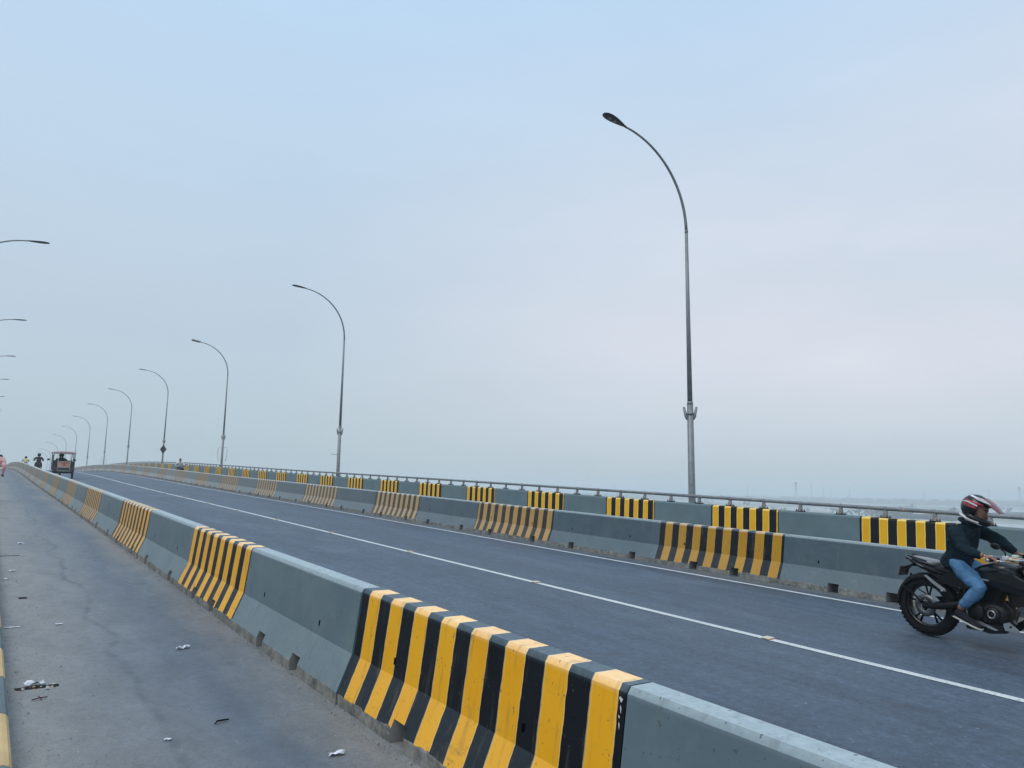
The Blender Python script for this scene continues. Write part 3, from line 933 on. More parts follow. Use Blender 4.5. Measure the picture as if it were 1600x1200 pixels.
g = MB(); pts = [(-.05, 0, .01), (-.02, .012, .016), (.02, .010, .012), (.055, -.004, .010)]
g.tube(pts, [.004, .006, .006, .004], 7)
o = g.build('twig', M_BLACKM); o.location = (1.32, 4.9, pz(4.9)); o.rotation_euler = (slope(4.9), 0, .5)
tag(o, 'short black bent twig lying alone on the lane', 'twig')
g = MB(); g.tube([(-.045, 0, .008), (.0, .006, .012), (.05, .012, .008)], .0035, 6); g.tube([(0, -.03, .01), (.004, .03, .016)], .003, 6)
o = g.build('twig', M_MAROON); o.location = (.43, 5.89, pz(5.89)); o.rotation_euler = (slope(5.9), 0, .3)
tag(o, 'crossed brown twigs just in front of the rubbish-filled drain slot', 'twig')
# dead leaves in the slot
lm = [simple('dry leaf brown', (.20, .09, .05), .8), simple('dry leaf pale', (.42, .36, .26), .8), simple('litter grey', (.45, .44, .42), .7)]
g = MB(); rnd = random.Random(9)
for k in range(90):
    x, y = rnd.uniform(.26, .545), rnd.gauss(6.175, .026); a = rnd.uniform(0, PI); sz = rnd.uniform(.008, .02)
    z = pz(y) + rnd.uniform(-.035, .006); cx, cy = math.cos(a) * sz, math.sin(a) * sz; t = rnd.uniform(-.008, .008)
    g.add([(x - cx, y - cy, z), (x + cy * .5, y - cx * .5, z + t), (x + cx, y + cy, z + .003), (x - cy * .5, y + cx * .5, z - t)], [(0, 1, 2, 3)], rnd.choice((0, 0, 1, 2)))
tag(g.build('dead_leaves', lm, fix=False), 'dry brown leaves and crumbs packed in the near drain slot', 'dead leaves', kind='stuff')
# grit along barrier feet
g = MB(); rnd = random.Random(10)
for k in range(2600):
    if k % 2: x = 2.055 - abs(rnd.gauss(0, .05)); y = rnd.uniform(1.5, 16)
    elif k % 4 == 0: x = 10.085 - abs(rnd.gauss(0, .12)); y = rnd.uniform(3.5, 24)
    else: x = .25 + abs(rnd.gauss(0, .22)); y = rnd.uniform(4, 16)
    r_ = rnd.uniform(.002, .006) * (1 + (k % 13 == 0)); z = pz(y) + r_ * .3
    vs = [(x + r_ * a, y + r_ * b, z + r_ * c) for a, b, c in ((1, 0, 0), (-.5, .9, 0), (-.6, -.8, 0), (0, 0, .9))]
    g.add(vs, [(0, 1, 3), (1, 2, 3), (2, 0, 3)])
tag(g.build('grit', M_CONC, fix=False), 'loose grit and small stones along the kerb and barrier feet', 'grit', kind='stuff')

# ------------------------------------------------------------------ figures
def skin_obj(name, chains, m_, parent, sub=2, wrinkle=0):
    """chains: list of dict(points=[(x,y,z,rx[,ry])], edges=[(i,j)], root=i)"""
    me = bpy.data.meshes.new(name); vs = []; es = []; rad = []; roots = []
    for ch in chains:
        b = len(vs)
        for p in ch['p']: vs.append(p[:3]); rad.append((p[3], p[4] if len(p) > 4 else p[3]))
        es += [(i + b, j + b) for i, j in ch.get('e') or [(i, i + 1) for i in range(len(ch['p']) - 1)]]
        roots.append(ch.get('root', 0) + b)
    me.from_pydata(vs, es, [])
    me.materials.append(m_)
    o = obj(name, me, parent)
    md = o.modifiers.new('skin', 'SKIN'); md.use_smooth_shade = True; md.branch_smoothing = .6
    for i, r_ in enumerate(rad):
        sv = me.skin_vertices[0].data[i]; sv.radius = r_; sv.use_root = i in roots
    s_ = o.modifiers.new('sub', 'SUBSURF'); s_.levels = sub; s_.render_levels = sub
    if wrinkle:
        tx = bpy.data.textures.new('cloth folds', 'CLOUDS'); tx.noise_scale = .085; tx.noise_depth = 2
        dm_ = o.modifiers.new('folds', 'DISPLACE'); dm_.texture = tx; dm_.strength = wrinkle; dm_.mid_level = .5; dm_.texture_coords = 'LOCAL'
    return o
def head_mesh():
    """head centred on its middle, faces +x, 0.23 high"""
    g_ = MB(); rings = []
    prof = [(-.118, .030, .034, .010), (-.112, .052, .050, .012), (-.09, .064, .058, .014), (-.06, .075, .064, .012), (-.02, .088, .071, .006), (.02, .095, .075, .0),
            (.06, .094, .075, -.004), (.09, .080, .065, -.006), (.112, .050, .042, -.006), (.12, .018, .016, -.006)]
    for z, rx, ry, cx in prof:
        rings.append([(cx + rx * math.cos(a), ry * math.sin(a), z) for a in [2 * PI * k / 20 for k in range(20)]])
    g_.loft(rings)
    # nose, brow, lips, chin
    g_.loft([[(.086, -.010, .012), (.086, .010, .012), (.092, 0, .016)], [(.088, -.017, -.026), (.088, .017, -.026), (.115, 0, -.024)], [(.084, -.012, -.034), (.084, .012, -.034), (.098, 0, -.036)]])
    g_.tube([(.080, -.024, -.058), (.089, 0, -.056), (.080, .024, -.058)], .006, 8, 2)
    g_.tube([(.072, -.045, .036), (.090, -.02, .040), (.090, .02, .040), (.072, .045, .036)], .006, 8, 1)
    for sg in (-1, 1):
        g_.lathe([(0, .011), (.008, .008), (.011, 0), (.008, -.008), (0, -.011)], (.078, sg * .030, .014), 10, 3, 'y')
        g_.lathe([(0, .005), (.005, .003), (.005, -.003), (0, -.005)], (.087, sg * .030, .014), 8, 1, 'y')
        g_.tube([(.0, sg * .074, .025), (-.012, sg * .086, .018), (-.010, sg * .084, -.012), (.002, sg * .074, -.022)], [.008, .012, .011, .006], 8)
    return g_.mesh('head', [M_SKIN, M_HAIR, simple('lips', (.25, .09, .07), .5), simple('shaded eye white', (.20, .18, .17), .3)])  # eye whites darkened in colour to stand for shadow on the face
HEAD = head_mesh()
def hair_mesh():
    g_ = MB(); rings = []
    for z, rx, ry, cx in ((-.05, .060, .070, -.035), (-.01, .080, .080, -.024), (.03, .094, .082, -.012), (.07, .098, .080, -.008), (.10, .085, .070, -.008), (.125, .05, .045, -.008), (.134, .015, .015, -.008)):
        rings.append([(cx + rx * math.cos(a), ry * math.sin(a), z) for a in [2 * PI * k / 18 for k in range(18)]])
    g_.loft(rings); return g_.mesh('hair', M_HAIR)
HAIR = hair_mesh()
def add_head(par, loc, rot, hair=True):
    h = obj('head', HEAD, par); h.location = loc; h.rotation_euler = rot
    if hair: q = obj('hair', HAIR, h)
    return h
def hand_chains(w, fwd, down, side, curl=1.0, sc=1.0):
    """palm and five unequal fingers from wrist w; fwd: finger direction, down: curl direction, side: towards the thumb"""
    w, fwd, down, side = Vector(w), Vector(fwd).normalized(), Vector(down).normalized(), Vector(side).normalized()
    ch = [{'p': [(*w, .024 * sc, .019 * sc), (*(w + fwd * .045 * sc), .034 * sc, .017 * sc), (*(w + fwd * .085 * sc), .034 * sc, .016 * sc)]}]
    for k, (off, ln) in enumerate(((.028, .070), (.010, .080), (-.009, .074), (-.027, .058))):
        a = w + fwd * .075 * sc + side * off * sc
        b = a + (fwd * math.cos(.35 * curl) + down * math.sin(.35 * curl)) * ln * .45 * sc
        c = b + (fwd * math.cos(1.25 * curl) + down * math.sin(1.25 * curl)) * ln * .32 * sc
        d = c + (fwd * math.cos(2.1 * curl) + down * math.sin(2.1 * curl)) * ln * .25 * sc
        ch.append({'p': [(*a, .0095 * sc), (*b, .0090 * sc), (*c, .0082 * sc), (*d, .0070 * sc)]})
    a = w + fwd * .028 * sc + side * .026 * sc; b = a + (fwd * .6 + side * .6 + down * .4).normalized() * .036 * sc; c = b + (fwd * .7 + down * .8).normalized() * .03 * sc
    ch.append({'p': [(*a, .013 * sc), (*b, .011 * sc), (*c, .008 * sc)]})
    return ch
def shoe_mesh(m_, sole):
    g_ = MB(); rings = []
    for x, hw, z1 in ((-.075, .026, .05), (-.06, .036, .085), (0, .040, .085), (.05, .043, .062), (.11, .047, .045), (.16, .042, .038), (.195, .024, .028)):
        rings.append([(x, hw * math.cos(a), .012 + (z1) * max(0, math.sin(a)) ** .7 if math.sin(a) > 0 else .012) for a in [2 * PI * k / 14 for k in range(14)]])
    g_.loft(rings)
    so = []
    for x, hw in ((-.085, .022), (-.07, .040), (0, .042), (.06, .045), (.12, .050), (.17, .044), (.205, .022)):
        so.append([(x, -hw, 0), (x, hw, 0), (x, hw, .016), (x, -hw, .016)])
    g_.loft(so, mi=1, smooth=False)
    return g_.mesh('shoe', [m_, sole])
SHOE_D = shoe_mesh(M_DARKC, simple('pale rubber sole', (.50, .48, .43), .6))

def figure(par_label, loc, rot, pose, top_m, leg_m, skirt=False, hair=True, cat='person', group=None, sub=1, headrot=(0, 0, 0), sleeves=True, hands=False, shoes=SHOE_D, helmet=None):
    """pose: dict of joints in local metres (x forward, y left, z up)"""
    o = empty('person', loc, rot); tag(o, par_label, cat, group)
    J = {k: Vector(v_) for k, v_ in pose.items()}
    P = lambda k, *r_: (*J[k], *r_)
    # one continuous body under the clothes
    pts = [P('pelvis', .080, .065), P('waist', .100, .078), P('chest', .135, .092), P('neck', .050), (*(J['neck'] * .45 + J['head'] * .55), .048)]
    ed = [(0, 1), (1, 2), (2, 3), (3, 4)]
    for sd_ in 'rl':
        b = len(pts)
        pts += [P('sh' + sd_, .050), P('el' + sd_, .038), P('wr' + sd_, .025)]
        ed += [(2, b), (b, b + 1), (b + 1, b + 2)]
        b = len(pts)
        pts += [P('hip' + sd_, .058), P('kn' + sd_, .052), P('an' + sd_, .036)]
        ed += [(0, b), (b, b + 1), (b + 1, b + 2)]
    chains = [{'p': pts, 'e': ed, 'root': 0}]
    for sd_, sg in (('r', 1), ('l', -1)):
        f_ = J['wr' + sd_] - J['el' + sd_]
        if 'hf' + sd_ in J: f_ = J['hf' + sd_]
        dn = Vector((0, 0, -1)) if abs(f_.normalized().z) < .8 else Vector((1, 0, 0))
        th = f_.cross(dn) * (-1 if sd_ == 'r' else 1)
        if th.length < 1e-3: th = Vector((0, 1, 0))
        if hands or True: chains += hand_chains(J['wr' + sd_], f_, dn, th, pose.get('curl', 1.0) if not isinstance(pose.get('curl'), tuple) else 1)
    skin_obj('body', chains, M_SKIN, o, sub)
    # shirt or jacket
    e = .022
    pts = [P('pelvis', .172, .150), P('waist', .165, .142), P('chest', .186, .145), (*(J['chest'] * .35 + J['neck'] * .65), .105, .095), (*(J['neck'] * .95 + J['head'] * .05), .070)]
    ed = [(0, 1), (1, 2), (2, 3), (3, 4)]
    if not skirt: pts.append((*(J['pelvis'] + (J['pelvis'] - J['waist']).normalized() * .115), .182, .162)); ed.append((0, len(pts) - 1))
    if skirt: pts.append((*(J['pelvis'] + Vector((0, 0, -.28))), .17, .15)); ed.append((0, len(pts) - 1))
    for sd_ in 'rl':
        b = len(pts)
        el, wr = J['el' + sd_], J['wr' + sd_]
        pts += [P('sh' + sd_, .088), (*(J['sh' + sd_] * .5 + el * .5), .072), (*el, .064), (*(el * .5 + wr * .5), .056), (*(el * .08 + wr * .92), .040)]
        ed += [(2, b), (b, b + 1), (b + 1, b + 2), (b + 2, b + 3), (b + 3, b + 4)]
    skin_obj('jacket' if cat == 'person' and top_m is M_JACKET else 'shirt', [{'p': pts, 'e': ed, 'root': 2}], top_m, o, sub + (sub > 1), .045 if sub > 1 else 0)
    # trousers
    pts = [P('pelvis', .148, .125), (*(J['pelvis'] * .5 + J['waist'] * .5), .140, .118)]; ed = [(0, 1)]
    for sd_ in 'rl':
        b = len(pts); hp, kn, an = J['hip' + sd_], J['kn' + sd_], J['an' + sd_]
        pts += [(*hp, .102), (*(hp * .5 + kn * .5), .090), (*kn, .074), (*(kn * .55 + an * .45), .066), (*(kn * .12 + an * .88), .052)]
        ed += [(0, b), (b, b + 1), (b + 1, b + 2), (b + 2, b + 3), (b + 3, b + 4)]
    skin_obj('trousers', [{'p': pts, 'e': ed, 'root': 0}], leg_m, o, sub + (sub > 1), .03 if sub > 1 else 0)
    for sd_ in 'rl':
        s_ = obj('shoe', shoes, o); a = J['an' + sd_]
        s_.location = a + Vector((.02, 0, -.095)); s_.rotation_euler = pose.get('foot' + sd_, (0, 0, 0))
    add_head(o, J['head'], headrot, hair)
    return o

# ------------------------------------------------------------------ motorcycle
def bike_wheel(par, x, Rw, tw, name, sp_m, front):
    w = empty(name, (x, 0, Rw)); w.parent = par
    g_ = MB(); pr = []
    for k in range(13):
        a = -PI * .62 + (PI * 1.24) * k / 12
        pr.append((Rw - tw * .52 + tw * .52 * math.cos(a), tw * .5 * math.sin(a)))
    g_.lathe(pr, n=48)
    # tread grooves as raised blocks
    for k in range(40):
        a = 2 * PI * k / 40
        for sg in (-1, 1):
            c = Vector(((Rw - .016) * math.cos(a + .03 * sg), sg * tw * .30, (Rw - .016) * math.sin(a + .03 * sg)))
            g_.box(c, (.010, tw * .24, .030), (0, -a, 0))
    g_.build('tyre', M_RUBBER, w)
    g_ = MB(); rr = Rw - tw * .80
    g_.lathe([(rr + .008, -tw * .36), (rr - .004, -tw * .36), (rr - .014, -tw * .15), (rr - .014, tw * .15), (rr - .004, tw * .36), (rr + .008, tw * .36)], n=40)
    g_.build('rim', M_BLACKP, w)
    for k in range(5):
        g_ = MB(); a = 2 * PI * k / 5 + .3
        for off in (-.16, .16):
            p = [(.03 * math.cos(a), 0, .03 * math.sin(a)), (.10 * math.cos(a + off * .3), 0, .10 * math.sin(a + off * .3)), ((rr - .008) * math.cos(a + off), 0, (rr - .008) * math.sin(a + off))]
            g_.tube(p, [.014, .010, .012], 6)
        g_.build('spoke', M_BLACKM, w)
    g_ = MB(); g_.lathe([(0, -.06), (.036, -.06), (.040, -.03), (.040, .03), (.036, .06), (0, .06)], n=18); g_.lathe([(0, -.115), (.014, -.115), (.014, .115), (0, .115)], n=10, mi=1)
    g_.build('hub', [M_GREYM, M_ALU], w)
    for sg in ((-1,) if not front else (-1,)):
        g_ = MB(); g_.lathe([(.055, sg * .062), (.115 if not front else .14, sg * .062), (.115 if not front else .14, sg * .067), (.055, sg * .067)], n=36, closed=True)
        for k in range(5):
            a = 2 * PI * k / 5; g_.tube([(.03 * math.cos(a), sg * .064, .03 * math.sin(a)), (.07 * math.cos(a + .4), sg * .064, .07 * math.sin(a + .4))], .005, 5)
        g_.build('brake_disc', M_DISC, w)
    return w
def motorcycle(loc, rot, label, group=None):
    o = empty('motorcycle', loc, rot); tag(o, label, 'motorcycle', group)
    WB = 1.36; RR, RF = .318, .30
    bike_wheel(o, 0, RR, .135, 'rear_wheel', None, False)
    bike_wheel(o, WB * .92, RF, .105, 'front_wheel', None, True)
    # hugger over the rear tyre
    g_ = MB(); rings = []
    for k in range(17):
        a = R(12) + R(172) * k / 16; r1 = RR + .022; w = .082 + .004 * math.sin(a)
        c, s = math.cos(a), math.sin(a)
        ring = []
        for q in range(9):
            b = -PI * .5 + PI * q / 8
            rr_ = r1 - .055 + .055 * math.cos(b)
            ring.append((rr_ * c, w * math.sin(b), RR + rr_ * s))
        for q in range(8, -1, -1):
            b = -PI * .5 + PI * q / 8
            rr_ = r1 - .060 + .052 * math.cos(b)
            ring.append((rr_ * c, (w - .005) * math.sin(b), RR + rr_ * s))
        rings.append(ring)
    g_.loft(rings)
    for sg in (-1, 1): g_.tube([(-.24, sg * .085, .49), (-.10, sg * .10, .42), (.0, sg * .115, .33)], [.010, .013, .014], 8, flat=.5)
    g_.build('rear_hugger', M_BLACKM, o)
    # swingarm, chain guard, shock
    g_ = MB()
    for sg in (-1, 1): g_.tube([(0, sg * .115, RR), (.22, sg * .115, .345), (.48, sg * .10, .40)], [.022, .030, .034], 10, flat=1.3)
    g_.tube([(.42, -.11, .39), (.42, .11, .39)], .035, 10)
    g_.build('swingarm', M_BLACKM, o)
    g_ = MB(); g_.prism([(.0, .40), (.42, .46), (.50, .44), (.48, .39), (.06, .355)], .118, .135); g_.build('chain_guard', M_BLACKM, o)
    g_ = MB(); g_.tube([(.34, 0, .42), (.44, 0, .72)], .030, 12)
    for k in range(7):
        t = k / 6; c = Vector((.35 + .08 * t, 0, .46 + .22 * t)); g_.tube([c - Vector((.0, 0, .008)), c + Vector((.0, 0, .008))], .045, 12, 1)
    g_.build('shock_absorber', [M_GREYM, M_BLACKP], o)
    # perimeter frame and subframe
    g_ = MB()
    for sg in (-1, 1):
        g_.tube([(.46, sg * .115, .44), (.52, sg * .13, .62), (.78, sg * .13, .76), (1.02, sg * .05, .86)], [.030, .034, .034, .030], 8, flat=1.5)
        g_.tube([(.55, sg * .10, .68), (.30, sg * .10, .73), (-.02, sg * .09, .83), (-.20, sg * .07, .885)], .016, 8)
        g_.tube([(.50, sg * .115, .48), (.25, sg * .115, .66), (.0, sg * .09, .80)], .014, 8)
    g_.build('frame', M_BLACKM, o)
    # silver pillion peg hanger each side
    for sg in (-1, 1):
        g_ = MB(); M_ = Matrix.Identity(4)
        poly = [(.035, .705), (.06, .715), (.17, .63), (.275, .55), (.285, .525), (.255, .515), (.20, .555), (.12, .62)]
        y0 = sg * .128; g_.prism(poly, y0, y0 + sg * .014)
        g_.tube([(.268, sg * .13, .535), (.268, sg * .20, .535)], .011, 8)
        g_.build('peg_hanger', M_ALU, o)
    # engine
    g_ = MB()
    g_.lx([(.46, 0, .36, .06, .06), (.50, 0, .36, .12, .11), (.60, 0, .35, .135, .13), (.74, 0, .345, .135, .125), (.86, 0, .35, .12, .10), (.90, 0, .35, .06, .05)], pw=3.2)
    for sg in (-1, 1):
        g_.lathe([(0, sg * .165), (.075, sg * .165), (.088, sg * .150), (.088, sg * .12)], (.60, 0, .36), 22)
        g_.lathe([(0, sg * .158), (.060, sg * .158), (.072, sg * .145), (.072, sg * .12)], (.77, 0, .355), 20)
    g_.build('engine', M_GREYM, o)
    g_ = MB(); g_.lathe([(.030, -.170), (.036, -.172), (.042, -.168), (.036, -.160)], (.77, 0, .355), 20, closed=True); g_.build('engine_badge', M_ALU, o)
    g_ = MB()
    for k in range(8):
        z = .46 + k * .026; x = .70 + k * .008
        g_.box((x, 0, z), (.20, .19, .008)); g_.box((x, 0, z + .013), (.16, .15, .018))
    g_.box((.765, 0, .675), (.17, .17, .05), bev=.01)
    g_.build('cylinder', M_GREYM, o)
    g_ = MB()
    g_.box((.93, 0, .56), (.035, .24, .24), (0, -.15, 0), bev=.006)
    g_.build('radiator', M_BLACKM, o)
    # belly cowl with silver strake and stubby exhaust
    for sg in (-1, 1):
        g_ = MB(); g_.prism([(.46, .235), (.56, .19), (.74, .165), (.90, .195), (1.00, .30), (.97, .33), (.86, .26), (.70, .25)], sg * .115, sg * .150); g_.build('belly_cowl', M_BLACKP, o)
        g_ = MB(); g_.prism([(.50, .262), (.60, .245), (.80, .205), (.83, .215), (.66, .268), (.56, .275)], sg * .152, sg * .158); g_.build('cowl_strake', M_ALU, o)
    g_ = MB(); g_.tube([(.86, -.05, .50), (.98, -.06, .40), (.92, -.07, .24), (.72, -.09, .20), (.50, -.12, .22)], [.02, .02, .022, .035, .05], 12)
    g_.build('exhaust', M_GREYM, o)
    g_ = MB(); g_.prism([(.88, .285), (.94, .31), (1.03, .245), (1.02, .225), (.90, .225)], -.165, -.155)
    g_.lathe([(0, -.170), (.012, -.170), (.012, -.164)], (.955, 0, .268), 10, 1)
    g_.build('exhaust_shield', [M_ALU, M_DARK], o)
    # tank, shrouds
    g_ = MB()
    g_.lx([(.52, 0, .80, .07, .03), (.56, 0, .825, .10, .065), (.66, 0, .865, .135, .10), (.78, 0, .885, .165, .125), (.90, 0, .885, .165, .12), (.99, 0, .865, .12, .09), (1.03, 0, .85, .05, .05)], n=22, pw=2.6)
    g_.build('tank', M_BLACKP, o)
    g_ = MB(); g_.lathe([(0, .012), (.030, .012), (.036, 0)], (.80, 0, 1.007), 16, 0, 'z'); g_.build('fuel_cap', M_ALU, o)
    for sg in (-1, 1):
        g_ = MB(); rings = []
        for x, zt, zb, y in ((.62, .82, .76, .130), (.74, .88, .70, .170), (.88, .91, .66, .200), (1.02, .88, .63, .205), (1.14, .80, .62, .185), (1.24, .72, .64, .160)):
            rings.append([(x, sg * (y - .02), zt), (x, sg * y, zt - .02), (x, sg * (y + .004), (zt + zb) / 2), (x, sg * (y - .012), zb), (x, sg * (y - .035), zb + .01), (x, sg * (y - .035), zt - .02)])
        g_.loft(rings, smooth=False); g_.build('tank_shroud', M_BLACKP, o)
        g_ = MB(); g_.prism([(.74, .795), (.92, .775), (1.12, .715), (1.13, .705), (.92, .762), (.74, .785)], sg * .198, sg * .212); g_.build('shroud_stripe', M_GREYM, o)
        g_ = MB(); g_.prism([(.60, .735), (.70, .775), (.86, .755), (.86, .735), (.70, .755)], sg * .168, sg * .176); g_.build('shroud_stripe', M_ALU, o)
    # side panels
    for sg in (-1, 1):
        g_ = MB(); g_.prism([(.18, .66), (.30, .78), (.56, .80), (.62, .70), (.52, .60), (.34, .60)], sg * .105, sg * .135); g_.build('side_panel', M_BLACKP, o)
    # seat
    g_ = MB()
    g_.lx([(.10, 0, .815, .09, .02), (.14, 0, .81, .115, .045), (.28, 0, .795, .135, .05), (.44, 0, .79, .12, .05), (.56, 0, .80, .075, .04), (.60, 0, .81, .05, .02)], pw=3)
    g_.build('rider_seat', M_BLACKM, o)
    g_ = MB()
    g_.lx([(-.19, 0, .925, .05, .012), (-.17, 0, .925, .07, .026), (-.06, 0, .905, .098, .036), (.06, 0, .885, .108, .040), (.12, 0, .872, .10, .036), (.135, 0, .868, .06, .02)], pw=3)
    g_.build('pillion_seat', simple('dusty grey seat vinyl', (.16, .17, .18), .35, 0, .15, 10), o)
    # tail
    for sg in (-1, 1):
        g_ = MB(); rings = []
        for x, z, h, y, w in ((.30, .755, .05, .10, .03), (.12, .80, .06, .115, .035), (-.05, .845, .055, .105, .035), (-.20, .895, .035, .075, .03), (-.31, .935, .010, .035, .02)):
            rings.append([(x, sg * (y - w), z + h * .6), (x, sg * y, z + h * .4), (x, sg * (y + .006), z - h * .2), (x, sg * (y - .02), z - h), (x, sg * (y - w), z - h * .6)])
        g_.loft(rings, smooth=False); g_.build('tail_panel', M_BLACKP, o)
        g_ = MB(); g_.prism([(-.09, .862), (-.03, .845), (.03, .818), (.0, .82), (-.06, .845)], sg * .108, sg * .118); g_.build('tail_stripe', M_ALU, o)
        g_ = MB(); g_.tube([(.05, sg * .10, .90), (-.10, sg * .105, .935), (-.22, sg * .085, .955), (-.26, sg * .05, .955)], [.010, .013, .013, .010], 8); g_.build('grab_handle', M_BLACKP, o)
    g_ = MB(); g_.box((-.275, 0, .895), (.05, .07, .022), (0, .25, 0), bev=.006); g_.build('tail_light', M_RED, o)
    g_ = MB(); g_.tube([(-.16, 0, .84), (-.26, 0, .79), (-.33, 0, .765)], [.022, .018, .016], 8); g_.tube([(-.25, 0, .79), (-.30, 0, .73), (-.31, 0, .68)], .014, 8)
    g_.build('plate_bracket', M_BLACKM, o)
    g_ = MB(); g_.box((-.345, 0, .715), (.012, .18, .15), (0, .22, 0), bev=.004); g_.build('number_plate', M_PLATE, o)
    for sg in (-1, 1):
        g_ = MB(); g_.tube([(-.22, 0, .80), (-.22, sg * .13, .785)], .007, 6); g_.lx([(-.25, sg * .15, .783, .012, .010), (-.22, sg * .155, .783, .028, .02), (-.19, sg * .15, .783, .016, .014)])
        g_.build('indicator', M_BLACKM, o)
    # footpegs
    for sg in (-1, 1):
        g_ = MB(); g_.tube([(.42, sg * .13, .30), (.42, sg * .26, .30)], .012, 8); g_.prism([(.36, .29), (.50, .29), (.47, .44), (.42, .46)], sg * .125, sg * .133); g_.build('footpeg', M_BLACKM, o)
    # fork, yokes
    rake = math.tan(R(25))
    for sg in (-1, 1):
        g_ = MB(); g_.tube([(WB, sg * .09, RF), (WB - rake * .30, sg * .09, RF + .30)], .026, 12); g_.tube([(WB - rake * .30, sg * .09, RF + .30), (WB - rake * .66, sg * .09, RF + .66)], .018, 12, 1); g_.build('fork', [M_BLACKM, M_ALU], o)
    g_ = MB(); g_.box((WB - rake * .50, 0, RF + .50), (.08, .25, .03), (0, R(-25), 0), bev=.008); g_.box((WB - rake * .66, 0, RF + .66), (.08, .25, .03), (0, R(-25), 0), bev=.008); g_.build('yoke', M_BLACKM, o)
    # front mudguard
    g_ = MB(); rings = []
    for k in range(13):
        a = R(30) + R(125) * k / 12; r1 = RF + .022; c, s = math.cos(a), math.sin(a); ring = []
        for q in range(7):
            b = -PI * .45 + PI * .9 * q / 6; r_ = r1 - .045 + .045 * math.cos(b); ring.append((WB + r_ * c, .068 * math.sin(b), RF + r_ * s))
        for q in range(6, -1, -1):
            b = -PI * .45 + PI * .9 * q / 6; r_ = r1 - .050 + .042 * math.cos(b); ring.append((WB + r_ * c, .064 * math.sin(b), RF + r_ * s))
        rings.append(ring)
    g_.loft(rings); g_.build('front_mudguard', M_BLACKP, o)
    # headlamp cowl
    g_ = MB(); g_.lx([(1.04, 0, .92, .08, .07), (1.12, 0, .90, .13, .12), (1.20, 0, .87, .12, .13), (1.26, 0, .84, .08, .09), (1.28, 0, .82, .03, .03)], pw=2.6); g_.build('headlight_cowl', M_BLACKP, o)
    g_ = MB(); g_.lx([(1.245, 0, .86, .070, .045), (1.275, 0, .855, .055, .035), (1.29, 0, .85, .02, .012)]); g_.build('headlight', M_LENS, o)
    g_ = MB(); g_.box((1.06, 0, 1.015), (.05, .16, .07), (0, -.6, 0), bev=.015); g_.build('instrument', M_DARK, o)
    # handlebar, grips, levers, tanks
    hb = Vector((WB - rake * .70 - .03, 0, RF + .735))
    g_ = MB(); pts = []
    for sg, seq in ((-1, 1), (1, 1)): pass
    pts = [hb + Vector(p) for p in ((-.14, -.36, .015), (-.085, -.24, .03), (.0, -.10, .01), (.0, .10, .01), (-.085, .24, .03), (-.14, .36, .015))]
    g_.tube(pts, .011, 10); g_.build('handlebar', M_ALU, o)
    for sg in (-1, 1):
        g_ = MB(); g_.tube([hb + Vector((-.092, sg * .255, .029)), hb + Vector((-.14, sg * .362, .015))], .018, 12); g_.tube([hb + Vector((-.14, sg * .362, .015)), hb + Vector((-.148, sg * .385, .012))], .021, 12, 1); g_.build('grip', [M_RUBBER, M_ALU], o)
        g_ = MB(); g_.tube([hb + Vector((-.06, sg * .19, .03)), hb + Vector((-.03, sg * .23, .03)), hb + Vector((-.07, sg * .35, .01))], [.008, .009, .006], 8); g_.build('lever', M_ALU, o)
        g_ = MB(); g_.box(hb + Vector((-.06, sg * .19, .05)), (.05, .055, .05), bev=.01); g_.build('switch_box', M_WHITEP if sg < 0 else M_BLACKM, o)
        m0 = hb + Vector((-.055, sg * .20, .045))
        g_ = MB(); g_.tube([m0, m0 + Vector((.01, sg * .02, .07)), m0 + Vector((-.02, sg * .075, .14))], .007, 8)
        rings = []
        c0 = m0 + Vector((-.025, sg * .13, .155))
        for t, r_ in ((-.022, .4), (-.018, .9), (0, 1), (.014, .8), (.024, .35)):
            rings.append([c0 + Vector((t, .072 * r_ * math.cos(a), .042 * r_ * math.sin(a) + .02 * r_ * math.cos(a) * sg)) for a in [2 * PI * k / 16 for k in range(16)]])
        g_.loft(rings, mi=0); g_.build('mirror', M_BLACKM, o)
    g_ = MB(); g_.box(hb + Vector((.005, -.13, .065)), (.05, .06, .045), bev=.008); g_.build('fluid_reservoir', M_CREAM, o)
    g_ = MB()
    g_.tube([hb + Vector((-.05, -.17, .02)), hb + Vector((.10, -.10, -.05)), hb + Vector((.02, -.03, -.20))], .006, 6); g_.tube([hb + Vector((-.05, .17, .02)), hb + Vector((.09, .10, -.06)), hb + Vector((.0, .03, -.22))], .006, 6)
    g_.build('cables', M_BLACKM, o)
    return o
BX, BY = 8.40, 4.14
YB = -PI / 2 - R(4)
def compact(o):
    for ch in kids(o):
        if ch.type != 'MESH' or ch.name.startswith('rear_hugger'): continue
        for v_ in ch.data.vertices:
            x, y, z = v_.co
            v_.co = (x * (.92 if x > 0 else .78), y, z if z < .45 else .45 + (z - .45) * .74)
        ch.data.update()
moto = motorcycle((BX, BY, pz(BY) + .004), (0, slope(BY), YB), 'black sports motorcycle ridden past the right barriers, front cut by the picture edge')

